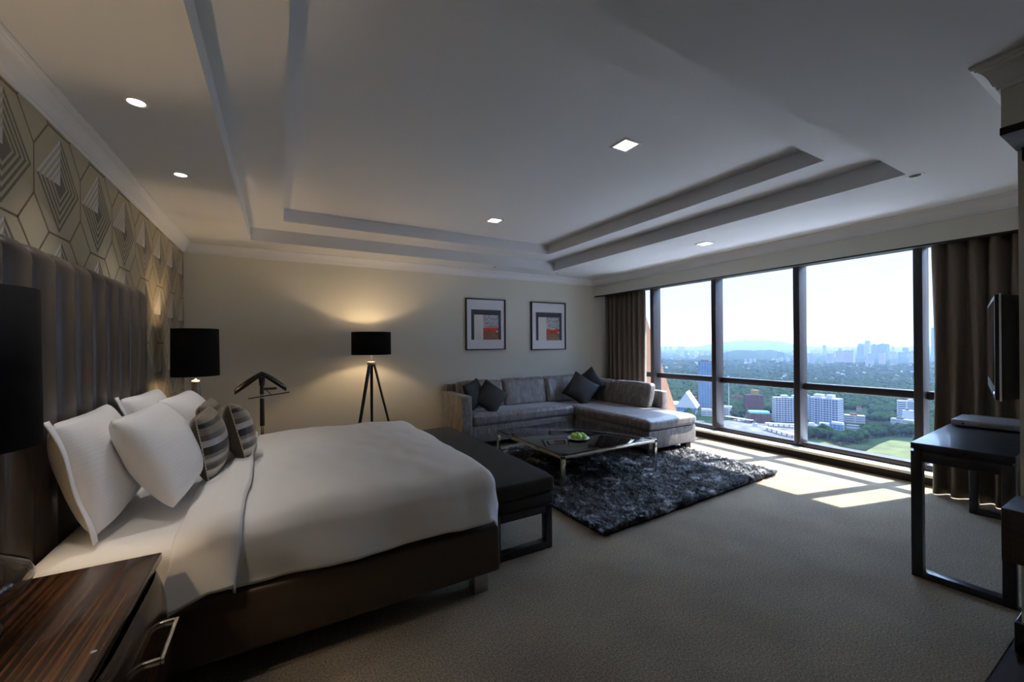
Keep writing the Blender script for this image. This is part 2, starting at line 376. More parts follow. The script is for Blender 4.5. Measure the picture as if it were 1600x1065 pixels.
mb = MB(); mb.box(XG-.10, XG+.04, .3, YB, 2.5, 2.73); mb.build('head_frame', M_mull, win, OW)
mb = MB(); mb.box(XG+.04, XG+.16, .3, YB, .10, .135); mb.build('outer_sill', mat('outer_sill_metal', (.5, .52, .58), .4, metal=.3), win, OW)
mb = MB(); mb.box(5.775, XG-.09, YN, YB, .085, .115, bev=.004); struct('trim_8', mb, M_stone)
mb = MB(); mb.box(5.80, 6.0, YN, YB, 0, .085); struct('trim_9', mb, M_base)
mb = MB(); mb.box(XG+.04, 6.3, .0, YB+.2, -.6, .098); struct('wall_window', mb, M_fin)
mb = MB(); mb.box(XG-.12, XG+.05, YN-.14, .585, .0, 2.7); struct('trim_10', mb, M_mull)
mb = MB(); mb.box(5.66, XG+.06, 5.70, YB, .115, 2.7); struct('trim_11', mb, M_wall)

mb = MB(); mb.box(XG+.17, XG+2.5, -.5, YB+.2, -.58, -.45, bev=.01); mb.build('bounce_ledge', mat('white_bounce_surface', (.88, .88, .9), .8), win, OW)  # added reflector, hidden below the window, throws sunlight up onto the ceiling
# slanted concrete fin of the tower outside
mb = MB(); mb.prism([(6.32, 2.72), (6.32, -3), (7.53, -3), (7.53, .03), (6.39, 2.56)], 5.9, 6.5, 'y')
mb.build('concrete_fin', M_fin, origin=(6.8, 6.2, -3), label='tan concrete fin with slanted edge outside the left end of window', cat='building fin')

# ------------------------------------------------------------------ curtains
def curtain(name, x, y0, y1, z0, z1, npl, label, amp=.045, seed=1):
    rnd = random.Random(seed); ph = [rnd.uniform(-.5, .5) for _ in range(40)]
    t = thing(name, label, 'curtain', (x, (y0+y1)/2, z0)); O = (x, (y0+y1)/2, z0)
    def fn(u, v):
        z = z0+(z1-z0)*v; pinch = 1-.30*v**3
        k = u*npl; i = int(k); a = (ph[i % 40]*(1-(k-i))+ph[(i+1) % 40]*(k-i))
        wv = math.sin(2*math.pi*(k+a*.35*(1-.6*v)))
        wv = math.copysign(abs(wv)**.75, wv)
        return (x+amp*pinch*wv*(1+.3*a)+.008*math.sin(u*37+v*3), y0+(y1-y0)*u+.010*math.sin(5*v+u*40), z)
    mb = MB(); mb.grid(fn, npl*16, 24); mb.build('curtain_panel', M_curt, t, O, solid=.004)
    mb = MB(); mb.grid(lambda u, v: tuple(Vector(fn(u, v))+Vector((.03, .0, .01 if v < .5 else -.01))), npl*16, 12); mb.build('curtain_lining', M_curt2, t, O)
    mb = MB(); mb.box(x-.05, x+.07, y0, y1, z1, z1+.03); mb.build('heading_tape', M_dark, t, O)
    return t
curtain('curtain', 5.53, 4.97, 5.93, .01, 2.43, 8, 'brown floor length curtain gathered behind the sofa corner', .045, 3)
curtain('curtain', 5.56, .50, 1.375, .012, 2.43, 7, 'brown floor length curtain gathered behind the black desk', .055, 5)
mb = MB(); mb.box(5.40, 5.43, YN+.01, 5.92, 2.47, 2.50, bev=.004); mb.box(5.64, 5.67, YN+.01, 5.69, 2.47, 2.5, bev=.004)
struct('trim_12', mb, M_dark)

# ------------------------------------------------------------------ downlights
def spot_round(x, y, on, label, e=15, cone=76):
    t = thing('ceiling_downlight', label, 'ceiling light', (x, y, ZC), group='round recessed ceiling spotlights'); O = (0, 0, 0)
    mb = MB(); mb.lathe([(.034, .0), (.038, -.003), (.052, -.004), (.055, 0)], 32); mb.build('trim_ring', M_crown, t)
    mb = MB(); mb.lathe([(.034, -.001), (.030, -.0015), (.0, -.0015)], 28)
    mb.build('bulb', M_lit if on else M_unlit, t)
    if on:
        l = bpy.data.lights.new('spot', 'SPOT'); l.energy = e; l.spot_size = R(cone); l.spot_blend = 1; l.color = (1, .93, .85); l.shadow_soft_size = .03
        o = bpy.data.objects.new('spot', l); COL.objects.link(o); o.parent = t; o.location = (0, 0, -.02)
M_lit = mat('lit_bulb', (1, 1, 1), emit=(1, .93, .85), es=6)
M_unlit = mat('unlit_bulb', (.03, .03, .03), .2)
spot_round(-.61, 2.675, True, 'lit round recessed spotlight above the bed, the nearer of two')
spot_round(-.60, 3.652, True, 'lit round recessed spotlight above the far side of the bed')
spot_round(4.09, 1.10, False, 'unlit round spotlight beside the right corner of the ceiling tray')
spot_round(2.96, 5.67, False, 'unlit round spotlight in front of the left framed picture')
spot_round(4.20, 5.70, False, 'unlit round spotlight above the right framed picture')
spot_round(-.61, 1.70, True, 'added fill spotlight above the near side of bed, out of view')  # extra lamp out of view, added to brighten pillows and bed
for k, (hx, hy) in enumerate(((.6, -.7), (1.9, -.7))): spot_round(hx, hy, True, 'added fill spotlight in the entry ceiling, behind the camera', 3, 100)  # invented lamps behind the camera, soft front fill for the room
def spot_square(x, y, z, label, e):
    t = thing('square_downlight', label, 'ceiling light', (x, y, z), group='square recessed ceiling lights')
    mb = MB()
    for b_ in ((-.085, .085, -.085, -.065), (-.085, .085, .065, .085), (-.085, -.065, -.065, .065), (.065, .085, -.065, .065)): mb.box(*b_, -.008, -.0005, bev=.002)
    mb.build('trim_frame', M_crown, t)
    mb = MB(); mb.box(-.065, .065, -.065, .065, -.004, -.001); mb.build('light_panel', M_lit, t)
    l = bpy.data.lights.new('spot', 'SPOT'); l.energy = e; l.spot_size = R(110); l.spot_blend = .8; l.color = (1, .90, .78); l.shadow_soft_size = .05
    o = bpy.data.objects.new('spot', l); COL.objects.link(o); o.parent = t; o.location = (0, 0, -.02)
spot_square(2.30, 2.235, Z2, 'lit square recessed light in the tray, the nearer to camera', 3)
spot_square(2.284, 4.37, Z2, 'lit square recessed light at the far end of the tray', 3)
spot_square(4.56, 3.13, ZC, 'lit square recessed light between tray and window wall', 2)

# ------------------------------------------------------------------ bed
BX0, BX1, BY0, BY1 = -.87, 1.147, 2.15, 4.20
bed = thing('bed', 'king size bed with tall channelled brown headboard and brown base', 'bed', (.1, 3.17, 0)); OB = (.1, 3.17, 0)
mb = MB(); mb.box(BX0, BX1, BY0, BY1, .135, .415, bev=.025, seg=3); mb.build('bed_base', M_bedbase, bed, OB)
for x in (BX0+.18, BX1-.10):
    for y in (BY0+.11, BY1-.11):
        mb = MB(); mb.box(x-.045, x+.045, y-.045, y+.045, 0, .14, bev=.004); mb.build('leg', M_steel, bed, OB, label='square steel leg')
def soft_box(mb, x0, x1, y0, y1, z0, z1, r, puff=.02, nseg=24, wr=.004, seed=0, mi=0):
    """upholstered block: rounded, slightly crowned, lightly creased"""
    cx, cy, cz = (x0+x1)/2, (y0+y1)/2, (z0+z1)/2; hx, hy, hz = (x1-x0)/2, (y1-y0)/2, (z1-z0)/2
    b = bmesh.new(); bmesh.ops.create_cube(b, size=2); bmesh.ops.subdivide_edges(b, edges=b.edges[:], cuts=nseg, use_grid_fill=True)
    for v in b.verts:
        p = v.co.copy(); q = Vector((p.x*hx, p.y*hy, p.z*hz))
        c = Vector([max(-h+r, min(h-r, t)) for t, h in zip(q, (hx, hy, hz))])
        # re-space samples so the rounded border gets its share
        d = q-c
        if d.length > 1e-6: q = c+d.normalized()*r
        ux, uy, uz = max(0, 1-p.x**2), max(0, 1-p.y**2), max(0, 1-p.z**2)
        q.z += math.copysign(puff*(ux*uy)**.5, p.z) if abs(p.z) > .99 else 0
        if abs(p.y) > .99: q.y += math.copysign(puff*.35*(ux*uz)**.5, p.y)
        if abs(p.x) > .99: q.x += math.copysign(puff*.35*(uy*uz)**.5, p.x)
        if wr: q += noise.noise_vector(Vector((q.x*5+seed, q.y*5, q.z*5)))*wr
        v.co = Vector((cx, cy, cz))+q
    mb.merge(b, mi, True)
mb = MB(); soft_box(mb, BX0+.02, BX1-.05, BY0+.03, BY1-.03, .40, .675, .07, .012, 30, .006, 2); mb.build('mattress', M_white, bed, OB, label='mattress under a white fitted sheet')
# headboard: ten padded vertical channels, rounded top corners
HY0, HY1, HZ = 2.035, 4.085, 1.935
mb = MB(); NCH = 10
def hb(u, v):
    y = HY0+(HY1-HY0)*u; t = u*NCH % 1.0
    lobe = (max(0, 1-(2*t-1)**2))**.5
    edge = min(y-HY0, HY1-y); rc = .13
    zt = HZ-(0 if edge >= rc else rc-math.sqrt(max(0, rc*rc-(rc-edge)**2)))
    d = .060+.040*lobe*(1 if edge > .01 else .6)
    zt += .012*lobe
    rr = min(.085, d)
    if v < .8: return (XL+.004+d, y, .12+(zt-rr-.12)*v/.8)
    a = (v-.8)/.2*math.pi/2
    return (XL+.006+d*math.cos(a), y, zt-rr+rr*math.sin(a))
mb.grid(hb, NCH*14, 40); mb.box(XL+.003, XL+.055, HY0+.004, HY1-.004, .12, HZ-.14)
mb.build('headboard', M_head, bed, OB, label='tall headboard of ten padded satin brown channels')

def drape(mb, x0, x1, y0, y1, ztop, r, dropx, dropy, nx, ny, puff, seed=0, open_x0=True, wr=.006, flare=.02, mi=0, lift=0, wavy=.03):
    """bed cover: flat top, rounded over foot end and both sides"""
    Lx, Ly = (x1-x0)+dropx, (y1-y0)+2*dropy
    def fn(u, v):
        sx = x0+u*Lx; sy = y0-dropy+v*Ly
        ox = max(0, sx-(x1-r)); lo = max(0, (y0+r)-sy); hi = max(0, sy-(y1-r)); oy = hi-lo
        tt = (abs(ox)**3+abs(oy)**3)**(1/3)
        cx, cy = min(sx, x1-r), max(y0+r, min(y1-r, sy))
        nxp, nyp = sx/7, sy
        if tt < 1e-6: px, py, dz = cx, cy, 0
        else:
            th = tt/r
            hyp = math.hypot(ox, oy); dx, dy = ox/hyp, oy/hyp
            if th < math.pi/2: h, dz = r*math.sin(th), r*(1-math.cos(th))
            else:
                e_ = tt-r*math.pi/2; h, dz = r+flare*min(1, e_/.3)+.012*math.sin((sx+sy)*9+seed)*min(1, e_/.15), r+e_
            px, py = cx+dx*h, cy+dy*h
            dz *= 1+wavy*math.sin(sx*4.1+seed)*(1 if dz > r else 0)
        m_ = max(0, 1-abs(2*(sx-x0)/(x1-x0+.001)-1)**3)*max(0, 1-abs(2*(sy-y0)/(y1-y0)-1)**4)
        z = ztop-dz+puff*m_+lift
        n1 = noise.noise_vector(Vector((px*3.2+seed, py*2.2, z*3)))*wr*1.6
        n2 = noise.noise_vector(Vector((px*9+seed, py*6, z*6)))*wr*.55
        return (px+n1.x+n2.x, py+n1.y+n2.y, z+(n1.z+n2.z)*.9)
    mb.grid(fn, nx, ny, mi); return fn
mb = MB(); drape(mb, -.20, BX1+.015, BY0+.0, BY1+.02, .725, .10, .17, .240, 110, 170, .075, 1.0, wr=.013)
mb.build('duvet', M_white, origin=(.5, 3.17, .7), label='white satin duvet spread over the foot two thirds of the bed', cat='duvet', solid=.006)
# turned-down sheet band over the duvet edge
mb = MB()
def band(u, v):
    sy = BY0-.012-.245+v*(BY1-BY0+.5); r = .10; y0, y1 = BY0-.012, BY1+.02
    lo = max(0, (y0+r)-sy); hi = max(0, sy-(y1-r)); oy = hi-lo; cy = max(y0+r, min(y1-r, sy)); dz = 0; py = cy
    if oy:
        th = abs(oy)/r
        if th < math.pi/2: h, dz = r*math.sin(th), r*(1-math.cos(th))
        else: h, dz = r+.028*min(1, (abs(oy)-r*1.57)/.2), r+abs(oy)-r*math.pi/2
        py = cy+math.copysign(h, oy)
    w_ = .235+.02*math.sin(v*5); x = -.395+u*w_+.012*math.sin(v*7+1)+.03*(v-.5)
    th = .020*math.sin(math.pi*min(1, (1-u)*5)/2)+.006
    m_ = max(0, 1-abs(2*(sy-y0)/(y1-y0)-1)**4)*(.35+.5*u)
    nn = noise.noise_vector(Vector((x*5, py*3, 3-dz*3)))*.012
    z = .690+.055*min(1, u*1.6)-dz+.045*m_+(.008 if u < .98 else -.02)
    if oy < 0: py -= th*.6
    return (x+nn.x+(.015*math.sin(sy*12) if dz > .1 else 0), py+nn.y*.6, z+nn.z*.6)
mb.grid(band, 36, 170); mb.build('top_sheet', M_white, origin=(-.28, 3.17, .7), label='folded back band of white top sheet across the duvet edge', cat='bed sheet', solid=.016)

# pillows
def stripe_mat(name, cols, rough=.5, bump=.2):
    m = mat(name, (.5, .5, .5), rough, bump=bump, bscale=400, sheen=.3)
    t = m.node_tree; uvn = t.nodes.new('ShaderNodeUVMap'); sx = t.nodes.new('ShaderNodeSeparateXYZ'); r = ramp(t, cols, True)
    t.links.new(uvn.outputs[0], sx.inputs[0]); t.links.new(sx.outputs['Y'], r.inputs[0]); t.links.new(r.outputs[0], t.nodes['Principled BSDF'].inputs['Base Color'])
    return m
G1, G2, G3, G4, G5 = (.20, .165, .13), (.012, .011, .012), (.10, .08, .06), (.42, .40, .40), (.62, .56, .46)
M_stripe = stripe_mat('striped_satin', [(0, G3), (.10, G4), (.15, G5), (.22, G3), (.30, G1), (.33, G4), (.39, G1), (.44, G2), (.52, G4), (.60, G3), (.68, G1), (.80, G2), (.88, G1)], .38)
M_cback = mat('brown_velour', (.085, .062, .045), .8, sheen=.5, bump=.2, bscale=200)
M_piping = mat('beaded_trim', (.55, .50, .42), .5)
def damask():
    m = mat('white_satin_stripe', (.88, .88, .90), .6, sheen=.15)
    t = m.node_tree; uvn = t.nodes.new('ShaderNodeUVMap'); wv = t.nodes.new('ShaderNodeTexWave'); wv.bands_direction = 'Y'; wv.inputs['Scale'].default_value = 9
    b = t.nodes.new('ShaderNodeBump'); b.inputs['Strength'].default_value = .12; b.inputs['Distance'].default_value = .003
    t.links.new(uvn.outputs[0], wv.inputs[0]); t.links.new(wv.outputs['Fac'], b.inputs['Height']); t.links.new(b.outputs[0], t.nodes['Principled BSDF'].inputs['Normal'])
    return m
M_damask = damask()
def pillow_mesh(W, H, D, flange=0, seed=0, wr=.012, side=0, n=30, pinch=.07, power=.46):
    """width on Y, height on Z, thickness on X; side 0: both faces, +1 front only, -1 back only"""
    mb = MB()
    def fn(sgn):
        def f(u, v):
            a, b = 2*u-1, 2*v-1
            a2, b2 = math.copysign(abs(a)**.85, a), math.copysign(abs(b)**.85, b)
            y = W/2*a2*(1-pinch*(1-b2*b2)*abs(a2)**1.5); z = H/2*b2*(1-pinch*(1-a2*a2)*abs(b2)**1.5)
            k_ = 1-.055*(a2*a2*b2*b2)**2; y *= k_; z *= k_
            th = D/2*((max(0, 1-a2*a2)*max(0, 1-b2*b2))**power)
            nn = noise.noise_vector(Vector((y*6+seed, z*6, sgn)))*wr*(th/(D/2)*.7+.3)
            sag = -.06*H*(1-abs(b2))*(0)
            return (sgn*th+nn.x, y+nn.y*.5, z+nn.z*.5+sag)
        return f
    if side >= 0: mb.grid(fn(1), n, n)
    if side <= 0: mb.grid(fn(-1), n, n)
    if side == 0: bmesh.ops.remove_doubles(mb.bm, verts=mb.bm.verts[:], dist=.004)
    return mb, fn
def place(o, loc, tilt=0, rz=0, roll=0):
    o.matrix_world = Matrix.Translation(loc) @ Matrix.Rotation(R(rz), 4, 'Z') @ Matrix.Rotation(R(tilt), 4, 'Y') @ Matrix.Rotation(R(roll), 4, 'X')
def white_pillow(loc, tilt, rz, roll, label, W=.74, H=.50, D=.24, fl=True, seed=0):
    t = thing('pillow', label, 'pillow', loc, group='white bed pillows')
    mb, fn = pillow_mesh(W, H, D, seed=seed); mb.build('pillow_body', M_damask, t)
    if fl:
        mb = MB()
        for s_ in (-1,):
            mb.grid(lambda u, v: (.006*math.sin(v*9+seed), s_*(W/2*(1-.09*(1-(2*v-1)**2))-.01+u*.05), (2*v-1)*H/2*(1.02)), 3, 24)
        mb.build('pillowcase_flange', M_damask, t, solid=.004)
    place(t, loc, tilt, rz, roll)
    return t
white_pillow((-.74, 2.66, .955), -14, 2, 0, 'white pillow leaning on headboard nearest the camera', .72, .52, .22, True, 1)
white_pillow((-.74, 3.55, .955), -14, -2, 0, 'white pillow leaning on headboard at the far side', .74, .52, .22, True, 2)
white_pillow((-.53, 2.76, .965), -27, -2, 0, 'white satin striped pillow in front on the near side of bed', .72, .50, .24, False, 3)
white_pillow((-.53, 3.55, .955), -24, -4, 0, 'white satin striped pillow in front on the far side, behind striped cushions', .70, .50, .24, False, 4)
def striped_cushion(loc, tilt, rz, roll, label, seed):
    t = thing('striped_cushion', label, 'cushion', loc, group='striped satin cushions on the bed'); W = .39
    mb, fn = pillow_mesh(W, W, .19, side=1, seed=seed, wr=.006); mb.build('striped_front', M_stripe, t)
    mb, fn = pillow_mesh(W, W, .19, side=-1, seed=seed, wr=.006); mb.build('plain_back', M_cback, t)
    mb = MB(); pts = []
    f = fn(1)
    for k in range(40): pts.append(f(k/40, 0))
    for k in range(40): pts.append(f(1, k/40))
    for k in range(40): pts.append(f(1-k/40, 1))
    for k in range(40): pts.append(f(0, 1-k/40))
    for k, p in enumerate(pts): mb.tube(p, pts[(k+1) % len(pts)], .0042 if k % 2 else .0022, None, 6, caps=False)
    mb.build('beaded_piping', M_piping, t)
    place(t, loc, tilt, rz, roll); return t
striped_cushion((-.375, 3.03, .925), -8, -3, 4, 'striped brown and silver satin cushion nearest the white pillows', 11)
striped_cushion((-.245, 3.28, .935), -14, 4, -6, 'striped satin cushion standing furthest forward on the duvet', 12)
striped_cushion((-.41, 3.50, .935), -12, -3, 3, 'striped satin cushion half hidden behind the other two', 13)

# ------------------------------------------------------------------ bench at the foot of the bed
bn = thing('bench', 'long charcoal upholstered bench with black frame at foot of bed', 'bench', (1.5, 3.5, 0)); OBn = (1.5, 3.5, 0)
mb = MB(); soft_box(mb, 1.20, 1.765, 2.44, 4.58, .40, .530, .035, .010, 24, .002, 5); mb.build('seat_cushion', M_bench, bn, OBn)
mb = MB(); mb.box(1.21, 1.755, 2.45, 4.57, .315, .402, bev=.02, seg=3); mb.build('upholstered_apron', M_bench, bn, OBn)
for y in (2.475, 4.50):
    mb = MB(); w_ = .055
    for b_ in ((1.25, 1.25+w_, 0, .32), (1.735-w_, 1.735, 0, .32)): mb.box(b_[0], b_[1], y-.03, y+.03, b_[2], b_[3], bev=.003)
    mb.box(1.25+w_, 1.735-w_, y-.03, y+.03, 0, .055, bev=.003); mb.box(1.25+w_, 1.735-w_, y-.03, y+.03, .265, .32, bev=.003)
    mb.build('leg_frame', M_blackwood, bn, OBn)

# ------------------------------------------------------------------ nightstands and table lamps
def make_nightstand(loc, label):
    t = thing('nightstand', label, 'nightstand', loc, group='zebrano nightstands beside the bed')
    # local: back on x=0, front towards +x, width 2*hw on y, height .69
    hw, D, H = .37, .545, .70
    mb = MB(); mb.box(0, D, -hw, hw, H-.028, H, bev=.003); mb.build('top', M_zeb, t)
    def bulge(z, z0, z1): q = (z-z0)/(z1-z0); return .058*math.sin(math.pi*min(1, max(0, q)))**.7
    def drawer(z0, z1):
        mb = MB()
        def fn(u, v):
            z = z0+(z1-z0)*v; a = 2*u-1
            rr = (1-abs(a)**6)
            return (D-.035+bulge(z, z0-.03, z1+.03)*rr+.02*rr, a*(hw-.004+.018*math.sin(math.pi*v)), z)
        mb.grid(fn, 30, 16)
        mb.grid(lambda u, v: (D-.3+u*(.265), -(hw-.004+.018*math.sin(math.pi*v)), z0+(z1-z0)*v), 6, 16)
        mb.grid(lambda u, v: (D-.3+u*(.265), (hw-.004+.018*math.sin(math.pi*v)), z0+(z1-z0)*v), 6, 16)
        d = mb.build('drawer', M_zeb, t)
        mb = MB(); zc = (z0+z1)/2+.02; xf = D+.045
        mb.box(xf+.035, xf+.047, -.085, .135, zc-.009, zc+.009, bev=.002)
        for yy in (-.079, .129): mb.box(xf-.05, xf+.04, yy-.006, yy+.006, zc-.009, zc+.009, bev=.002)
        mb.build('handle', M_chrome, d, label='square chrome bar handle')
    drawer(.385, .665); drawer(.10, .375)
    mb = MB(); mb.box(.005, D-.06, -hw+.004, hw-.004, .09, H-.03); mb.build('body', M_zeb, t)
    mb = MB(); mb.box(.04, D-.10, -hw+.05, hw-.05, 0, .09); mb.build('plinth', M_base, t)
    return t
make_nightstand((XL+.02, 1.685, 0), 'glossy zebrano wood nightstand with chrome handles nearest the camera')
make_nightstand((XL+.02, 4.60, 0), 'zebrano nightstand hidden behind the far side of the bed')
def drum_shade(t, r0, r1, z0, z1):
    mb = MB(); mb.lathe([(r0, z0), (r1, z1)], 56); mb.build('lamp_shade', M_shade, t, solid=.003)
    mb = MB(); mb.lathe([(r0-.006, z0+.003), (r1-.006, z1-.003)], 56); mb.build('shade_lining', M_shade_in, t)
    mb = MB(); zz = z1-.05
    mb.lathe([(.018, zz-.002), (.018, zz+.002), (.010, zz+.002), (.010, zz-.002)], 20)
    for k in range(3): a = k*2.094; mb.tube((.016*math.cos(a), .016*math.sin(a), zz), (.98*r1*math.cos(a), .98*r1*math.sin(a), zz), .0022, n=8)
    mb.build('shade_spider', M_chrome, t)
def bulb(t, z, e, col=(1, .72, .42), r=.03):
    mb = MB(); mb.lathe([(0, z-.045), (.014, z-.042), (.018, z-.02), (.030, z+.005), (.028, z+.022), (.014, z+.036), (0, z+.040)], 20); mb.build('bulb', M_bulb, t)
    l = bpy.data.lights.new('lamp_light', 'POINT'); l.energy = e; l.color = col; l.shadow_soft_size = r
    o = bpy.data.objects.new('lamp_light', l); COL.objects.link(o); o.parent = t; o.location = (0, 0, z+.065)
M_bulb = mat('warm_bulb', (1, 1, 1), emit=(1, .75, .45), es=3)
def table_lamp(loc, label, e):
    t = thing('table_lamp', label, 'lamp', loc, group='table lamps with black drum shades beside the bed')
    mb = MB(); mb.lathe([(0, .001), (.105, .001), (.108, .010), (.102, .018), (.08, .026), (.045, .040), (.018, .058), (.014, .085), (0, .085)], 44); mb.build('lamp_foot', M_black, t)
    mb = MB(); mb.lathe([(.012, .060), (.08, .074), (.150, .110), (.170, .148), (.158, .178), (.115, .208), (.072, .245), (.046, .29), (.036, .36), (.032, .44), (.032, .47)], 48); mb.build('glass_body', M_smoke, t, label='smoked glass body flaring to a wide bulb')
    mb = MB(); mb.tube((0, 0, .07), (0, 0, .62), .007, n=14); mb.lathe([(.034, .468), (.034, .485), (.012, .49), (.010, .50)], 28); mb.build('stem', M_chrome, t)
    drum_shade(t, .186, .182, .525, .97); bulb(t, .66, e)
    return t
table_lamp((-.785, 1.675, .70), 'table lamp with large black drum shade nearest camera at left edge', 7)
table_lamp((-.69, 4.80, .70), 'table lamp with black drum shade at the far side of the bed', 6)

# ------------------------------------------------------------------ floor lamp
fl = thing('floor_lamp', 'tripod floor lamp with black drum shade against the back wall', 'lamp', (1.04, 5.50, 0))
ap = Vector((0, 0, 1.27))
for k, a in enumerate((R(215), R(-25), R(80))):
    mb = MB(); f_ = Vector((.33*math.cos(a), .33*math.sin(a), .012)); tp = ap+Vector((.03*math.cos(a), .03*math.sin(a), 0))
    d = (f_-tp).normalized(); s1 = d.cross(Vector((0, 0, 1))).normalized(); s2 = d.cross(s1)
    vs = []
    for c_, w0 in ((tp, .020), (f_, .014)):
        for p, q in ((-1, -1), (1, -1), (1, 1), (-1, 1)): vs.append(c_+s1*w0*p+s2*w0*.6*q)
    mb.add(vs, [(0, 1, 5, 4), (1, 2, 6, 5), (2, 3, 7, 6), (3, 0, 4, 7), (3, 2, 1, 0), (4, 5, 6, 7)])
    mb.build('leg', M_blackwood, fl)
mb = MB(); mb.lathe([(0, 1.245), (.05, 1.245), (.055, 1.25), (.055, 1.285), (.05, 1.29), (0, 1.29)], 24); mb.tube((0, 0, 1.29), (0, 0, 1.49), .008); mb.build('hub', M_steel, fl)
drum_shade(fl, .245, .245, 1.378, 1.672); bulb(fl, 1.47, 9)

# ------------------------------------------------------------------ valet stand
vs_ = thing('valet_stand', 'dark wooden valet stand with hanger between bed and back wall', 'valet stand', (-.165, 5.0, 0))
mb = MB(); mb.lathe([(0, 0), (.17, 0), (.175, .008), (.165, .018), (.03, .03), (0, .03)], 40); mb.build('base', M_blackwood, vs_)
mb = MB(); mb.tube((0, 0, .03), (0, 0, 1.0), .014); mb.build('pole', M_chrome, vs_)
mb = MB(); mb.tube((0, 0, .665), (0, 0, .955), .022, .020); mb.tube((0, 0, .995), (0, 0, 1.10), .020, .018); mb.build('wooden_sleeve', M_blackwood, vs_)
hang = Matrix.Rotation(R(12), 4, 'Z')
mb = MB()
def hg(u, v):
    a = 2*u-1; x = a*.235; zc = 1.190-.155*abs(a)**1.15+.02*(1-abs(a)) ; wdt = .020+.010*math.sin(abs(a)*2.6)+.006
    th = 2*math.pi*v
    return tuple(hang @ Vector((x, .028*math.sin(th)+.05*abs(a)**2, zc+wdt*math.cos(th))))
mb.grid(hg, 40, 12)
for u in (0, 1):
    ring_ = [hg(u, k/12) for k in range(12)]; mb.add(ring_, [list(range(12))], 0, True)
mb.tube((0, 0, 1.09), (0, 0, 1.18), .026, .03); mb.build('hanger', M_blackwood, vs_, merge=.0005)
mb = MB(); a_, b_ = hang @ Vector((-.13, -.04, .965)), hang @ Vector((.25, -.04, 1.0)); mb.tube(a_, b_, .006); mb.tube(hang @ Vector((0, 0, 1.08)), hang @ Vector((.08, -.04, .985)), .004); mb.build('trouser_bar', M_blackwood, vs_)
mb = MB(); mb.box(.015, .135, -.03, .03, 1.040, 1.062, bev=.006); mb.build('coin_tray', M_blackwood, vs_)

# ------------------------------------------------------------------ pictures
M_navy = mat('art_charcoal', (.045, .050, .075), .7, var=.15, vscale=12)
M_ared = mat('art_red', (.62, .06, .025), .6, var=.3, vscale=14)
M_abrn = mat('art_brown', (.24, .14, .09), .7, var=.45, vscale=22, stretch=(1, 1, 4))
M_agry = mat('art_grey_streaks', (.40, .40, .43), .7, var=.65, vscale=16, stretch=(1, 1, 6))
M_aoff = mat('art_offwhite', (.68, .66, .63), .7, var=.06, vscale=20)
def picture(x0, x1, z0, z1, label, dz):
    y = YB; t = thing('framed_picture', label, 'picture', ((x0+x1)/2, y, z0), group='framed abstract prints on the back wall'); O = ((x0+x1)/2, y, z0)
    mb = MB(); w_ = .018
    for b in ((x0, x1, z0, z0+w_), (x0, x1, z1-w_, z1), (x0, x0+w_, z0+w_, z1-w_), (x1-w_, x1, z0+w_, z1-w_)): mb.box(b[0], b[1], y-.035, y-.002, b[2], b[3], bev=.002)
    mb.build('frame', M_black, t, O)
    mb = MB(); mb.box(x0+.016, x1-.016, y-.016, y-.004, z0+.016, z1-.016); mb.build('mat_board', M_art_w, t, O)
    W, H = x1-x0, z1-z0
    def Q(mb, a, b, c, d, mi, l): mb.box(x0+a*W, x0+b*W, y-.0165-l, y-.0155, z0+c*H, z0+d*H, mi=mi)
    mb = MB()
    Q(mb, .135, .885, .20, .785, 0, .001)                       # dark surround
    Q(mb, .205, .435, .195, .685, 4, .002)                      # off-white column
    Q(mb, .43, .815, .42, .685, 3, .002)                        # streaked grey
    Q(mb, .43, .815, .345+dz, .435+dz, 1, .003)                    # red band
    Q(mb, .43, .815, .20, .345+dz, 2, .0025)                       # brown foot
    Q(mb, .430, .455, .20, .36, 1, .0032); Q(mb, .755, .81, .352, .380, 4, .0036)
    if dz: Q(mb, .53, .68, .425+dz, .45+dz, 4, .0036)
    mb.build('abstract_print', [M_navy, M_ared, M_abrn, M_agry, M_aoff], t, O)
picture(2.590, 3.318, 1.408, 2.250, 'left black framed abstract print with red band and white column', 0)
picture(3.835, 4.590, 1.390, 2.246, 'right black framed abstract print nearer the window curtain', .004)

# ------------------------------------------------------------------ corner sofa
so = thing('corner_sofa', 'silver taupe velvet L shaped corner sofa with chaise under the pictures', 'sofa', (3.6, 5.3, 0)); OS = (3.6, 5.3, 0)
mb = MB(); mb.box(2.31, 5.10, 5.16, 5.93, .11, .350, bev=.015, seg=3); mb.build('seat_base', M_velvet, so, OS)
mb = MB(); mb.box(4.13, 5.085, 3.655, 5.155, .11, .345, bev=.015, seg=3); mb.build('chaise_base', M_velvet, so, OS)
mb = MB(); mb.box(2.155, 2.31, 5.13, 5.95, .11, .785, bev=.022, seg=3); mb.build('arm', M_velvet, so, OS)
mb = MB(); mb.box(2.20, 5.22, 5.86, 5.975, .12, .895, bev=.022, seg=3); mb.build('back_frame', M_velvet, so, OS)
mb = MB(); mb.box(5.09, 5.22, 4.24, 5.86, .12, .755, bev=.022, seg=3); mb.build('side_back_frame', M_velvet, so, OS)
mb = MB(); soft_box(mb, 2.315, 4.105, 5.13, 5.70, .352, .512, .05, .018, 26, .004, 8); mb.build('seat_cushion', M_velvet, so, OS)
mb = MB(); soft_box(mb, 4.11, 5.095, 3.635, 5.70, .347, .490, .05, .016, 26, .004, 9); mb.build('chaise_cushion', M_velvet, so, OS)
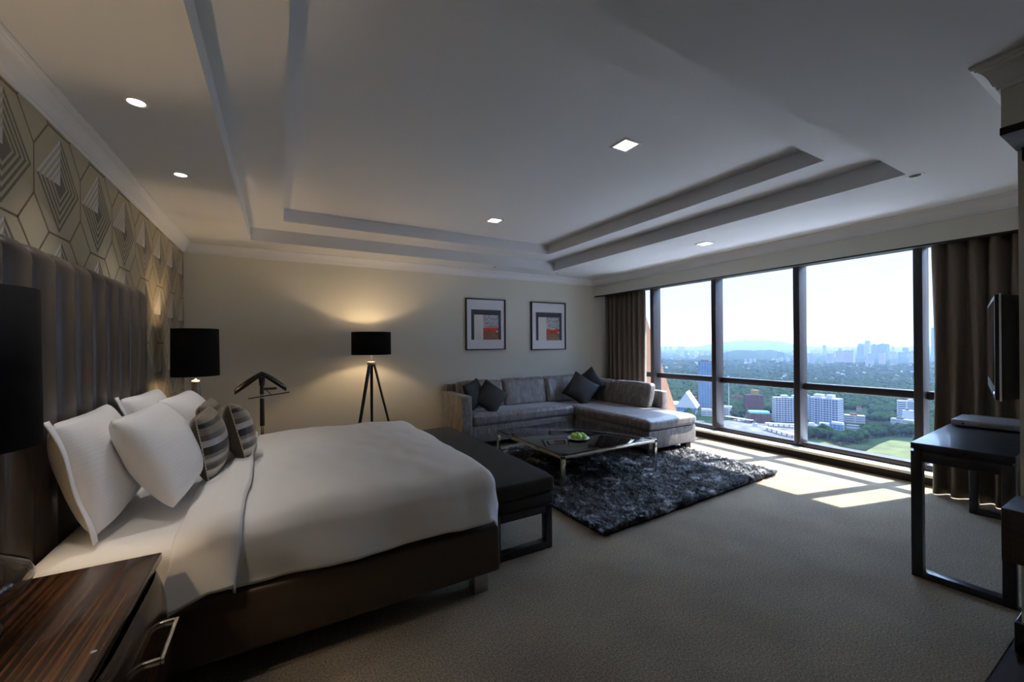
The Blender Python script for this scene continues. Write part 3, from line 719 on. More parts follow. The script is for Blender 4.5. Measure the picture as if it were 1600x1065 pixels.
def back_cushion(x0, x1, y0, y1, z0, z1, lean, seed, axis):
    mb = MB(); soft_box(mb, x0, x1, y0, y1, z0, z1, .055, .012, 22, .006, seed)
    for v in mb.bm.verts:
        k = (v.co.z-z0)/(z1-z0)
        if axis == 'y': v.co.y += lean*k
        else: v.co.x += lean*k
    mb.build('back_cushion', M_velvet, so, OS)
for k, (a, b) in enumerate(((2.33, 3.085), (3.095, 3.905), (3.915, 4.80))): back_cushion(a, b, 5.60, 5.77, .50, .935, .085, 20+k, 'y')
back_cushion(4.86, 5.00, 5.17, 5.72, .48, .865, .09, 30, 'x'); back_cushion(4.84, 5.00, 4.33, 5.16, .48, .865, .09, 31, 'x')
for x, y in ((2.25, 5.22), (2.25, 5.85), (4.2, 3.75), (4.98, 3.75), (5.1, 5.85), (4.2, 5.2)):
    mb = MB(); mb.box(x-.05, x+.05, y-.05, y+.05, 0, .112, bev=.004); mb.build('foot', M_black, so, OS)
M_throw = mat('black_woven_throw', (.012, .011, .012), .6, bump=1.0, bscale=90, sheen=.05, bdist=.006)
t_ = M_throw.node_tree; v_ = t_.nodes.new('ShaderNodeTexVoronoi'); v_.inputs['Scale'].default_value = 75; c_ = t_.nodes.new('ShaderNodeTexCoord'); r_ = ramp(t_, [(.0, (.075, .068, .062)), (.22, (.02, .018, .018)), (.4, (.006, .006, .007))])
t_.links.new(c_.outputs['Object'], v_.inputs['Vector']); t_.links.new(v_.outputs['Distance'], r_.inputs[0]); t_.links.new(r_.outputs[0], t_.nodes['Principled BSDF'].inputs['Base Color'])
def throw(loc, tilt, rz, roll, label, seed, S_=.44):
    mb, fn = pillow_mesh(S_, S_, .17, seed=seed, wr=.010, pinch=.12)
    o = mb.build('throw_cushion', M_throw, label=label, cat='cushion', group='black textured cushions on the sofa'); place(o, loc, tilt, rz, roll); return o
throw((2.50, 5.47, .765), -18, -60, 12, 'black cushion at the far left, tucked against the sofa arm', 41, .42)
throw((2.70, 5.36, .715), -26, -105, -38, 'black cushion leaning diagonally in front at the left end of sofa', 42, .44)
throw((4.42, 5.36, .725), -24, -118, -35, 'black cushion lying diagonally at the sofa corner, in front', 43, .50)
throw((4.72, 5.50, .80), -16, -140, -52, 'black cushion standing at the back of the sofa corner', 44, .46)

# ------------------------------------------------------------------ coffee table, plate, apples
ct = thing('coffee_table', 'low square coffee table with black glass top and chrome frame', 'table', (3.125, 3.93, 0)); OC = (3.125, 3.93, 0)
TX0, TX1, TY0, TY1, TZ = 2.44, 3.81, 3.25, 4.66, .385
mb = MB(); mb.box(TX0+.004, TX1-.004, TY0+.004, TY1-.004, TZ-.010, TZ, bev=.002); mb.build('table_top', M_tabletop, ct, OC)
mb = MB()
for b in ((TX0, TX1, TY0, TY0+.03), (TX0, TX1, TY1-.03, TY1), (TX0, TX0+.03, TY0+.03, TY1-.03), (TX1-.03, TX1, TY0+.03, TY1-.03)): mb.box(*b, TZ-.045, TZ-.011, bev=.002)
mb.build('frame', M_chrome, ct, OC)
for x in (TX0, TX1-.036):
    for y in (TY0, TY1-.036):
        mb = MB(); mb.box(x, x+.036, y, y+.036, .012, TZ-.012, bev=.002); mb.build('leg', M_chrome, ct, OC)
pc = at_z(904, 684.5, .40); PX, PY = pc.x, pc.y
mb = MB(); mb.lathe([(0, .003), (.06, .003), (.062, 0), (.068, 0), (.09, .012), (.122, .020), (.127, .026), (.122, .027), (.088, .018), (.06, .010), (0, .009)], 48)
mb.build('plate', M_plate, origin=None, label='round white plate of apples on the black coffee table', cat='plate').location = (PX, PY, TZ+.0005)
def apple_mesh():
    prof = [(0, .012)]
    for k in range(1, 16):
        a = math.pi*k/16; r = .036*math.sin(a)**.85*(1+.05*math.cos(a)); prof.append((r, .0335-.032*math.cos(a)*(1-.0)))
    prof.append((0, .052)); mb = MB(); mb.lathe(prof, 20); return mb
APL = [(-.055, -.030), (.0, -.052), (.055, -.028), (-.052, .036), (.048, .042), (-.004, .016), (.0, .075)]
dr = Vector((math.cos(YAW), -math.sin(YAW))); dp = Vector((math.sin(YAW), math.cos(YAW)))
AN = ['green apple at the front left of the plate', 'green apple nearest the front rim of plate', 'green apple at the front right of the plate', 'green apple at the back left of the plate', 'green apple at the back right of the plate', 'green apple in the middle of the plate', 'green apple furthest back on the plate']
for k, (a, b) in enumerate(APL):
    p = dr*a+dp*b; t = thing('apple', AN[k], 'apple', (PX+p.x, PY+p.y, TZ+.009+(.0 if k != 5 else .006)), rz=k, group='green apples on the plate')
    apple_mesh().build('apple_flesh', M_apple, t, merge=.0002)
    mb = MB(); mb.tube((0, 0, .052), (.004, .002, .072), .0016, n=6); mb.build('stem', M_stem, t)

# ------------------------------------------------------------------ shaggy rug
RC = [(2.165, 2.36), (4.83, 2.47), (4.96, 4.95), (2.13, 4.95)]
rug = thing('shag_rug', 'charcoal and silver shaggy rug under the coffee table', 'rug', (3.5, 3.7, 0)); OR = Vector((3.5, 3.7, 0))
def rp(u, v):
    a = Vector((*RC[0], 0)).lerp(Vector((*RC[1], 0)), u); b = Vector((*RC[3], 0)).lerp(Vector((*RC[2], 0)), u); return a.lerp(b, v)
mb = MB(); mb.grid(lambda u, v: tuple(rp(u, v)+Vector((0, 0, .004+.014*(min(u, v, 1-u, 1-v) > .002)))), 40, 40); mb.build('backing', M_rugb, rug, OR)
def rug_pile():
    rs = np.random.RandomState(5); N = 190000
    u = rs.rand(N); v = rs.rand(N)**1.25
    c = np.array([(*p, 0) for p in RC]); base = ((1-u)*(1-v))[:, None]*c[0]+(u*(1-v))[:, None]*c[1]+(u*v)[:, None]*c[2]+((1-u)*v)[:, None]*c[3]
    base[:, 2] = .010
    x, y = base[:, 0], base[:, 1]
    cell = .024; gx = np.floor(x/cell+.6*np.sin(y*31)).astype(int); gy = np.floor(y/cell+.6*np.sin(x*29)).astype(int)
    hsh = np.modf(np.abs(np.sin(gx*12.9898+gy*78.233)*43758.5453))[0]; hs2 = np.modf(np.abs(np.sin(gx*39.3+gy*11.7)*24634.63))[0]
    ang = hsh*6.283+.9*np.sin(x*5.1+1.3*np.sin(y*4.3))+rs.randn(N)*.7
    ln = .042+.028*rs.rand(N)+.012*hs2; lean = .35+.55*hs2+.25*rs.rand(N)
    d = np.stack([np.cos(ang)*lean, np.sin(ang)*lean, np.ones(N)*.75], 1); d /= np.linalg.norm(d, axis=1)[:, None]
    tip = base+d*ln[:, None]; mid = base+d*ln[:, None]*.5; mid[:, 2] += .008
    tip[:, 2] = np.maximum(tip[:, 2]-.006, .012)
    s = np.stack([-np.sin(ang), np.cos(ang), np.zeros(N)], 1)*(.0020+.0013*rs.rand(N))[:, None]
    V = np.concatenate([base-s, base+s, mid+s*.9, mid-s*.9, tip], 0)-np.array(OR)
    i = np.arange(N)
    me = bpy.data.meshes.new('pile'); me.vertices.add(len(V)); me.vertices.foreach_set('co', V.ravel())
    quads = np.stack([i, i+N, i+2*N, i+3*N], 1).ravel(); tris = np.stack([i+3*N, i+2*N, i+4*N], 1).ravel()
    me.loops.add(N*7); me.loops.foreach_set('vertex_index', np.concatenate([quads, tris])); me.polygons.add(2*N)
    me.polygons.foreach_set('loop_start', np.concatenate([np.arange(N)*4, 4*N+np.arange(N)*3])); me.update(calc_edges=True)
    o = bpy.data.objects.new('pile', me); COL.objects.link(o); o.parent = rug; o['kind'] = 'stuff'
    m = mat('silver_shag_yarn', (.05, .05, .055), .42, sheen=.05, spec=.45); t = m.node_tree
    cN = t.nodes.new('ShaderNodeTexCoord'); n = t.nodes.new('ShaderNodeTexNoise'); n.inputs['Scale'].default_value = 6; n.inputs['Detail'].default_value = 10; n.inputs['Roughness'].default_value = .78
    r = ramp(t, [(.44, (.006, .006, .007)), (.52, (.022, .021, .024)), (.57, (.20, .20, .22)), (.61, (.74, .74, .80))])
    t.links.new(cN.outputs['Object'], n.inputs['Vector']); t.links.new(n.outputs[0], r.inputs[0]); t.links.new(r.outputs[0], t.nodes['Principled BSDF'].inputs['Base Color'])
    me.materials.append(m)
rug_pile()

# ------------------------------------------------------------------ desk, player, television, wall cabinet
dk = thing('desk', 'black lacquered desk with open loop legs in front of right curtain', 'desk', (3.50, .975, 0), rz=R(3.2))
DL, DW = 1.75, .425
mb = MB(); mb.box(0, DL, -DW, 0, .812, .850, bev=.002); mb.build('desk_top', M_blackwood, dk)
mb = MB(); mb.box(.012, DL-.012, -DW+.012, -.012, .795, .812); mb.box(.07, DL-.07, -.035, -.012, .72, .795); mb.box(.07, DL-.07, -DW+.012, -DW+.035, .72, .795); mb.build('apron', M_blackwood, dk)
for x in (.0, DL-.065):
    mb = MB(); w_ = .052
    mb.box(x, x+.065, -w_, 0, 0, .797, bev=.002); mb.box(x, x+.065, -DW, -DW+w_, 0, .797, bev=.002)
    mb.box(x, x+.065, -DW+w_, -w_, 0, .042, bev=.002); mb.box(x, x+.065, -DW+w_, -w_, .735, .797, bev=.002)
    mb.build('leg_frame', M_blackwood, dk)
dv = thing('disc_player', 'flat silver disc player lying on the black desk', 'player', (4.42, 1.0, .8505), rz=R(3.2))
M_silver = mat('silver_player_case', (.42, .42, .46), .35, metal=.7)
mb = MB(); mb.box(0, .36, -.40, 0, .008, .052, bev=.004); mb.build('case', M_silver, dv)
mb = MB(); mb.box(-.003, .0005, -.30, -.14, .030, .042, bev=.001); mb.build('disc_tray', mat('player_front_grey', (.30, .30, .33), .3, metal=.5), dv)
for y in (-.06, -.36):
    mb = MB(); mb.tube((-.004, y, .026), (.002, y, .026), .006, n=14); mb.build('button', M_black, dv)
for x, y in ((.03, -.03), (.33, -.03), (.03, -.37), (.33, -.37)):
    mb = MB(); mb.tube((x, y, 0), (x, y, .009), .012, n=12); mb.build('foot', M_black, dv)
# television, swung out from the partition on an arm; local: screen faces -y side, width on x
tvn, tvf = Vector((3.34, .575, 0)), Vector((4.40, .795, 0))
tdir = (tvf-tvn).normalized(); tang = math.atan2(tdir.y, tdir.x)
tv = thing('television', 'black flat television seen edge on, mounted above the desk', 'television', ((tvn+tvf)/2).to_tuple()[:2]+(1.46,), rz=tang)
TWd, TH = (tvf-tvn).length/2, .285
mb = MB(); mb.box(-TWd, TWd, -.006, .016, -TH, TH, bev=.006); mb.build('bezel', M_black, tv)
mb = MB(); mb.box(-TWd+.035, TWd-.035, .014, .018, -TH+.075, TH-.03); mb.build('screen', M_screen, tv)
mb = MB(); mb.box(-TWd-.001, -TWd+.005, -.008, .000, -TH-.004, TH+.004); mb.box(-TWd, TWd, -.008, 0, -TH-.004, -TH+.002); mb.box(-TWd, TWd, -.008, 0, TH-.002, TH+.004); mb.build('silver_edge', M_plate, tv, label='thin bright silver edge strip')
mb = MB(); b = bmesh.new(); bmesh.ops.create_cube(b, size=2)
bmesh.ops.subdivide_edges(b, edges=b.edges[:], cuts=10, use_grid_fill=True)
for v in b.verts:
    x, y, z = v.co; k = (1-y)/2; s_ = 1-.06*k**2
    v.co = (x*TWd*.985*(1-.10*k**3), -.006-k*.095, z*TH*.985*s_-.0)
    if k > .95: v.co.y += .035*(abs(x)**4+abs(z)**4)*.5
mb.merge(b, 0, True); mb.build('back_housing', M_black, tv)
mb = MB()
for k in range(4): mb.box(-TWd*.96-.002, -TWd*.96+.004, -.065, -.045, .004+k*.012-.02, .009+k*.012-.02)
mb.build('vent_slots', mat('dark_grey_plastic', (.08, .08, .09), .5), tv)
mb = MB(); mb.tube((-TWd+.06, .019, -TH+.035), (-TWd+.06, .0165, -TH+.035), .007, n=12); mb.build('power_light', mat('power_light', (.6, .6, .6), .3, emit=(.8, .9, 1), es=.8), tv)
mb = MB(); mb.box(-.12, .12, -.125, -.095, -.12, .12, bev=.004); mb.box(-.03, .03, -.20, -.12, -.035, .035, bev=.003); mb.build('wall_bracket', M_black, tv)
cb = thing('wall_cabinet', 'dark wood floating cabinet on the wall end at right edge', 'cabinet', (2.78, .20, .52)); OCb = (2.78, .2, .52)
M_dwood = mat('dark_oak', (.028, .018, .013), .4, var=.4, vscale=5, stretch=(12, 1, 12))
mb = MB(); mb.box(2.78, 3.07, -.35, .478, .520, .752, bev=.003); mb.build('body', M_dwood, cb, OCb)
mb = MB(); mb.box(2.772, 2.785, -.30, .445, .545, .725, bev=.003); mb.build('drawer', M_dwood, cb, OCb)

# ------------------------------------------------------------------ the view: land, trees, buildings
GZ = -120.0
def lobes(az, r):
    h = 0
    def g(a0, wa, r0, wr_, H): return H*math.exp(-((az-a0)/wa)**2-((r-r0)/wr_)**2)
    h += g(60.3, 4.2, 9000, 1500, 150)+g(57, 2.2, 9000, 1500, 30)+g(63.5, 2.0, 9000, 1400, 45)+g(50, 5, 10500, 1500, 25)
    h += g(60, 3.2, 3600, 500, 62)+g(63, 1.5, 3900, 500, 26)
    return h
M_land = mat('forest_land', (0.008, 0.017, 0.008), .95, var=.55, vscale=.011, detail=8, spec=0)
def land():
    mb = MB(); rs_ = [120*(13500/120)**(k/130) for k in range(131)]
    def fn(u, v):
        az = 18+u*84; r = rs_[int(round(v*130))]
        n = noise.noise(Vector((r*math.sin(R(az))*.004, r*math.cos(R(az))*.004, 0)))
        amp = min(14, max(0, (r-900)*.012))
        z = GZ+lobes(az, r)+n*amp+(noise.noise(Vector((az*2.2, r*.002, 5)))*8 if r > 1500 else 0)
        return (r*math.sin(R(az)), r*math.cos(R(az)), z)
    mb.grid(fn, 240, 130); return struct('ground', mb, M_land, recalc=False)
land()
def on_ground(x, y, z=GZ+.3): return at_z(x, y, z)
# open grass field and bare earth
mb = MB(); pts = [on_ground(*p, GZ+1.0) for p in ((1262, 694), (1290, 690), (1320, 700), (1352, 705), (1375, 693), (1392, 687), (1440, 692), (1500, 700), (1560, 790), (1270, 770))]
mb.add(pts, [list(range(len(pts)))[::-1]]); mb.build('grass_field', mat('dry_grass', (0.055, 0.063, 0.023), spec=.05, rough=.8, var=.35, vscale=.05), label='pale green open field below the right window bay', cat='field', kind='stuff', recalc=False)
mb = MB(); pts = [on_ground(*p, GZ+.8) for p in ((1128, 657), (1160, 653), (1262, 668), (1262, 700), (1230, 696), (1128, 668))]
mb.add(pts, [list(range(len(pts)))[::-1]]); mb.build('rail_yard', mat('pale_gravel', (0.076, 0.073, 0.076), spec=.05, rough=.8, var=.4, vscale=.08), label='pale gravel rail yard below the middle window bay', cat='rail yard', kind='stuff', recalc=False)

def facade(name, wall, win_, w=3.2, h=3.1, mortar=.9, metal=0):
    m = mat(name, wall, .8, spec=0.05); t = m.node_tree; uvn = t.nodes.new('ShaderNodeUVMap'); br = t.nodes.new('ShaderNodeTexBrick')
    br.offset = 0; br.squash = 1; br.inputs['Scale'].default_value = 1; br.inputs['Brick Width'].default_value = w; br.inputs['Row Height'].default_value = h
    br.inputs['Mortar Size'].default_value = mortar; br.inputs['Mortar Smooth'].default_value = 0; br.inputs['Bias'].default_value = 0
    br.inputs['Color1'].default_value = (*win_, 1); br.inputs['Color2'].default_value = (*[c*1.5 for c in win_], 1); br.inputs['Mortar'].default_value = (*wall, 1)
    t.links.new(uvn.outputs[0], br.inputs[0]); t.links.new(br.outputs[0], t.nodes['Principled BSDF'].inputs['Base Color']); return m
FW = facade('white_flats_facade', (0.195, 0.201, 0.220), (0.025, 0.030, 0.040), 3.8, 3.3, .62)
FW2 = facade('pale_blue_flats_facade', (0.164, 0.183, 0.220), (0.025, 0.033, 0.050), 3.6, 3.3, .6)
FG = facade('blue_glass_facade', (0.092, 0.126, 0.176), (0.025, 0.050, 0.085), 4.5, 3.6, .5)
FR = facade('red_brown_facade', (0.036, 0.015, 0.016), (0.070, 0.033, 0.033), 4.2, 3.6, 1.3)
FB = facade('banded_facade', (0.220, 0.226, 0.240), (0.020, 0.025, 0.037), 40, 3.0, .8)
FT = facade('beige_far_facade', (0.158, 0.146, 0.138), (0.055, 0.055, 0.062), 5, 3.2, 1.0)
FGy = facade('grey_slab_facade', (0.158, 0.158, 0.164), (0.050, 0.055, 0.065), 30, 3.4, 1.1)
P_white = mat('white_render', (0.226, 0.226, 0.232), spec=.05, rough=.8); P_roofr = mat('red_roof_tiles', (0.080, 0.027, 0.021), spec=.05, rough=.8); P_yel = mat('yellow_render', (0.130, 0.088, 0.025), spec=.05, rough=.8)
P_teal = mat('teal_roof', (.08, .30, .28), spec=.05, rough=.8); P_grey = mat('grey_roof', (0.069, 0.071, 0.076), spec=.05, rough=.8); P_pink = mat('pink_render', (0.105, 0.071, 0.067), spec=.05, rough=.8)
FOOT = []
def bld(name, label, x0, x1, yt, yb, mats, roof=None, depth=.6, turn=25, blocks=(), group=None, cat='building', gz=GZ):
    """a block standing on the ground where the photo shows its foot; depth as share of width"""
    p = at_z((x0+x1)/2, yb, gz); dist = p.xy.length
    dr_ = ray((x0+x1)/2, yb); dpt = dr_.x*math.sin(YAW)+dr_.y*math.cos(YAW); dpt_m = p.x*math.sin(YAW)+p.y*math.cos(YAW)
    W = (x1-x0)/F*dpt_m; cosang = dpt_m/dist
    W *= cosang**1.0; H = (yb-yt)/F*dpt_m
    FOOT.append((p.x, p.y, W*.6))
    az = math.atan2(p.x, p.y); f = W/(math.cos(R(turn))+depth*math.sin(abs(R(turn))))
    w_, d_ = f/2, f*depth/2
    t = thing(name, label, cat, (p.x+math.sin(az)*d_, p.y+math.cos(az)*d_, gz-2), rz=-az+R(turn), group=group)
    mb = MB(); mb.box(-w_, w_, -d_, d_, 0, H+2)
    if f > 25:
        for k in range(int(f//11)):                             # projecting bays give the front its vertical relief
            xx = -w_+5+k*11; mb.box(xx, xx+4.5, -d_-1.2, -d_+.5, 0, H+1)
    mb.build('walls', mats, t, boxuv=True)
    mb = MB()
    bl = blocks or ((-.5, .1, .06),)
    for a, b, hh in bl: mb.box(w_*a*1.0, w_*b, -d_*.6, d_*.6, H+2, H+2+max(2.5, hh*H))
    mb.build('roof_block', roof or P_white, t, boxuv=True)
    return t
bld('apartment_tower', 'white apartment block with dark window rows beside middle mullion', 1206, 1249, 621, 659, FW, depth=.35, turn=18, blocks=((-.35, .15, .09), (.55, .95, .09)))
bld('apartment_tower', 'pale blue high apartment block at left of the right window bay', 1264, 1318, 622, 664, FW2, depth=.5, turn=-22, blocks=((-.75, -.2, .11), (.1, .55, .12)))
bld('apartment_tower', 'narrow pale tower half hidden behind the blue apartment block', 1259, 1266, 618, 655, FW2, depth=.8, turn=10)
bld('brick_tower', 'red brown tower with yellow penthouse in middle window bay', 1162, 1193, 617, 645, FR, P_yel, .6, 12, blocks=((-.2, .55, .26),))
bld('brick_hall', 'low red brown hall with teal roof and yellow fascia', 1166, 1205, 646, 661, FR, P_teal, .8, 15, blocks=((-.95, .95, .05),))
bld('brick_wing', 'long red brown wing to the left of the brown tower', 1143, 1163, 619, 629, FR, P_roofr, .4, 5)
bld('glass_tower', 'blue grey patterned glass tower left of the second mullion', 1091, 1113, 566, 640, FG, P_grey, .9, 18, blocks=((-1.15, 1.15, .02), (-.6, .6, .06)))
bld('balcony_tower', 'white tower with long balcony bands at right of view', 1401, 1430, 626, 656, FB, depth=.4, turn=15, blocks=((.3, .8, .05),))
bld('blank_slab', 'pale slab block with blank end wall in front of balcony tower', 1410, 1428, 641, 668, P_white, P_grey, .5, 20)
bld('office_slab', 'long grey banded slab building at right above the field trees', 1391, 1430, 655, 674, FGy, P_grey, .35, -15)
bld('school_block', 'low white building with red roof edge beside blue apartment block', 1318, 1352, 649, 661, FGy, P_roofr, .5, 8, blocks=((-.4, .25, .18),))
bld('low_hall', 'low white hall with pitched pale roofs, leftmost below apartments', 1261, 1280, 664, 674, FGy, P_white, .8, 20, blocks=((-.9, .2, .3),))
bld('low_hall', 'low dark glazed hall with pale roof below the blue apartments', 1279, 1297, 664, 675, FG, P_white, .8, 10, blocks=((-.95, .95, .22),))
bld('low_hall', 'wide low hall with bright roof, rightmost below the blue apartments', 1298, 1320, 663, 673, FG, P_white, .8, -12, blocks=((-.95, .95, .25),))
bld('terrace_row', 'white terraced row with arched windows above the field trees', 1322, 1361, 668, 675, FGy, P_grey, .3, 4, blocks=((-.98, .98, .2),))
bld('villa', 'small pink villa alone among trees, right window bay', 1338, 1347, 637, 643, P_pink, P_roofr, .8, 10, blocks=((-.8, .8, .2),))
bld('stadium_hall', 'small pale flat roofed hall at left below the glass tower', 1095, 1113, 641, 650, FGy, P_white, .5, 10, blocks=((-.95, .95, .12),))
bld('station_building', 'low grey station building beside the chaise end of sofa', 1078, 1102, 661, 669, FGy, P_grey, .5, 12, blocks=((-.98, .98, .15),))
bld('round_hall', 'low round roofed hall beside the flagpole', 1128, 1143, 637, 650, FT, P_white, .8, 0, blocks=((-1.1, 1.1, .12),))
bld('small_kiosk', 'small cream signal house on the rail yard', 1176, 1183, 661, 667, P_white, P_grey, .8, 0)
# gable hall
p = at_z(1072, 648, GZ); az = math.atan2(p.x, p.y); FOOT.append((p.x+8, p.y+18, 40)); t = thing('gable_hall', 'white hall with steep pointed gable roof at left of the view', 'building', (p.x, p.y, GZ), rz=-az+R(-8))
mb = MB(); mb.prism([(-17, 12), (17, 12), (0, 38)], 0, 40, 'y'); mb.build('gable_roof', P_white, t)
mb = MB(); mb.box(-13, 13, 1, 40, 0, 14); mb.build('walls', FG, t, boxuv=True)
mb = MB(); mb.box(-34, -12, 6, 46, 0, 16); mb.build('side_wing', P_white, t)
# flagpole
p = at_z(1139, 655, GZ); t = MB(); t.tube((p.x, p.y, GZ-1), (p.x, p.y, GZ+58), .7, .35, 8); t.build('flagpole', P_white, origin=(p.x, p.y, GZ), label='tall thin white mast standing beside the rail yard', cat='mast')
# long platform canopies of the railway
rnd = random.Random(3)
for k, (xa, ya, xb, yb_) in enumerate(((1134, 655, 1176, 662), (1196, 666, 1246, 669), (1195, 672, 1242, 686))):
    a, b = at_z(xa, ya, GZ), at_z(xb, yb_, GZ); d = (b-a); L_ = d.length; c = (a+b)/2
    t = thing('platform_canopy', ('pale platform roof at left of the rail yard', 'long pale platform roof below the white apartment block', 'pale elevated track curving towards the field')[k], 'railway canopy', (c.x, c.y, GZ), rz=math.atan2(d.y, d.x), group='railway platform canopies')
    mb = MB(); mb.box(-L_/2, L_/2, -3.5, 3.5, 5, 5.6); mb.build('roof', P_white, t)
    for j in range(6): mb = MB(); x = -L_/2+L_*(j+.5)/6; mb.box(x-.4, x+.4, -.4, .4, -.5, 5); mb.build('post', P_grey, t)
# red roofed houses
for k, (x, y, wpx) in enumerate(((1057, 622, 6), (1064, 618, 7), (1072, 623, 8), (1080, 617, 7), (1086, 622, 8), (1090, 628, 7), (1062, 629, 7), (1081, 630, 6), (1150, 621, 6), (1197, 617, 7), (1204, 618, 6), (1139, 606, 5))):
    p = at_z(x, y, GZ); az = math.atan2(p.x, p.y); W = wpx/F*(p.x*math.sin(YAW)+p.y*math.cos(YAW))*.75; FOOT.append((p.x, p.y, W*.7))
    t = thing('house', 'small white house with red tiled roof among the trees', 'house', (p.x, p.y, GZ), rz=-az+rnd.uniform(-.5, .5), group='red roofed houses among the trees')
    mb = MB(); mb.box(-W/2, W/2, -W*.35, W*.35, -1, W*.38); mb.build('walls', P_pink, t)
    mb = MB(); mb.prism([(-W*.42, W*.36), (W*.42, W*.36), (0, W*.62)], -W*.56, W*.56, 'x'); mb.build('roof', P_roofr, t)

def bay_of(x): return 'left' if x < 1120 else ('middle' if x < 1250 else 'right')
# skyline: distant towers
SK = [(1262, 1274, 553, 567, FW, 'pair'), (1291, 1304, 552, 568, FW, ''), (1306, 1322, 548, 564, FT, ''), (1318, 1336, 547, 568, FT, ''), (1339, 1351, 541, 562, FG, ''),
      (1354, 1366, 552, 571, FW2, ''), (1373, 1384, 551, 570, FT, ''), (1285, 1292, 539, 552, FG, ''), (1340, 1351, 537, 556, FG, ''), (1351, 1361, 532, 556, FW2, ''),
      (1361, 1373, 538, 560, FG, ''), (1373, 1389, 537, 562, FG, ''), (1393, 1398, 541, 556, FT, ''), (1391, 1401, 549, 561, FW, ''), (1410, 1420, 543, 558, FG, ''),
      (1403, 1417, 550, 563, FG, ''), (1420, 1432, 549, 567, FT, ''), (1455, 1461, 512, 562, FG, ''), (1385, 1391, 538, 560, FW2, ''),
      (1056, 1061, 546, 554, FG, ''), (1062, 1068, 547, 554, FW2, ''), (1070, 1075, 548, 554, FG, ''), (1080, 1086, 548, 555, FW, ''), (1093, 1100, 547, 555, FT, ''), (1076, 1087, 554, 560, FW, ''),
      (1037, 1043, 541, 549, FG, ''), (1046, 1050, 541, 549, FG, ''), (1058, 1069, 541, 549, FG, ''), (1102, 1108, 549, 556, FW, ''),
      (1163, 1168, 561, 569, FW2, ''), (1170, 1176, 560, 568, FW2, ''), (1177, 1182, 561, 568, FW, ''), (1205, 1211, 560, 567, FW, ''), (1212, 1217, 561, 568, FT, ''), (1217, 1223, 558, 567, FT, ''),
      (1188, 1191, 549, 556, FG, ''), (1193, 1196, 548, 556, FG, ''), (1129, 1135, 550, 557, FW, ''), (1139, 1143, 551, 556, FW, ''), (1228, 1234, 559, 566, FW2, ''), (1352, 1357, 562, 573, FW, ''),
      (1300, 1306, 548, 556, FW2, ''), (1276, 1284, 546, 553, FT, ''), (1310, 1316, 543, 551, FG, ''), (1321, 1328, 542, 550, FW2, ''), (1330, 1337, 544, 551, FG, '')]
BIG = {8: 'dark blue tower block standing at the left of the skyline cluster', 9: 'tallest tower at the centre of the skyline cluster', 11: 'broad hazy tower at the right of the skyline cluster', 17: 'very tall slim glass tower beside the right curtain', 7: 'lone square tower on the horizon left of the cluster'}
for k, (x0, x1, yt, yb_, m_, _) in enumerate(SK):
    bld('distant_tower', BIG.get(k, 'hazy high rise block on the distant skyline, seen through the %s window bay' % bay_of(x0)), x0, x1, yt, yb_, m_, P_white if k % 2 else P_grey, .6, rnd.choice((-25, -12, 10, 22)), group='distant skyline towers, %s bay' % bay_of(x0))
rnd = random.Random(8)
for k in range(110):                                                # low white and pink buildings sprinkled over the far suburbs
    bay = rnd.choice(((1034, 1112), (1130, 1240), (1260, 1430), (1260, 1430)))
    x = rnd.uniform(*bay); y = rnd.choice((rnd.uniform(549, 557), rnd.uniform(556, 575), rnd.uniform(572, 595)))
    if x > 1300 and rnd.random() < .3: y = rnd.uniform(572, 590)
    wpx = rnd.uniform(2.5, 6); hpx = rnd.uniform(1.6, 3.6)
    bld('suburb_block', 'small pale building in the far green suburbs, seen through the %s window bay' % bay_of(x), x-wpx/2, x+wpx/2, y-hpx, y, rnd.choice((P_white, P_white, P_pink, FW, FT)), rnd.choice((P_white, P_roofr, P_grey)), .7, rnd.uniform(-30, 30), group='small far suburb buildings, %s bay' % bay_of(x))

# trees
def foliage(name, cols):
    m = mat(name, cols[1], .9, spec=0); t = m.node_tree; c = t.nodes.new('ShaderNodeTexCoord'); n = t.nodes.new('ShaderNodeTexNoise'); n.inputs['Scale'].default_value = .28; n.inputs['Detail'].default_value = 7
    r = ramp(t, [(.32, cols[0]), (.52, cols[1]), (.72, cols[2])]); K = t.links.new
    K(c.outputs['Object'], n.inputs['Vector']); K(n.outputs[0], r.inputs[0]); K(r.outputs[0], t.nodes['Principled BSDF'].inputs['Base Color']); return m
M_leaf = foliage('tree_foliage', ((.002, .006, .003), (.007, .017, .006), (.022, .042, .012)))
M_leaf2 = foliage('dark_tree_foliage', ((.002, .006, .003), (.006, .015, .006), (.015, .030, .010)))
def ico(r, n=2):
    b = bmesh.new(); bmesh.ops.create_icosphere(b, subdivisions=n, radius=r)
    vs = [v.co.copy() for v in b.verts]; b.verts.index_update(); fs = [[v.index for v in f.verts] for f in b.faces]; b.free(); return vs, fs
IV, IF = ico(1, 2); IV1, IF1 = ico(1, 1)
protos = []
for s_ in range(4):
    mb = MB(); rr = random.Random(s_)
    for k in range(7):
        a = rr.uniform(0, 6.28); q = rr.uniform(0, 3.2); r_ = rr.uniform(2.6, 4.2); c = Vector((q*math.cos(a), q*math.sin(a), 7+rr.uniform(-1.6, 2.4)))
        mb.add([c+v*r_*(1+.28*noise.noise(v*2.2+c)) for v in IV], IF, 0, True)
    t = thing('tree', 'leafy green tree', 'tree', (0, 0, 0)); mb.build('crown', M_leaf if s_ % 2 else M_leaf2, t)
    mb = MB(); mb.tube((0, 0, -1), (0, 0, 6), .5, .3, 8); mb.build('trunk', M_stem, t); protos.append(t)
TR = []
rr = random.Random(21)
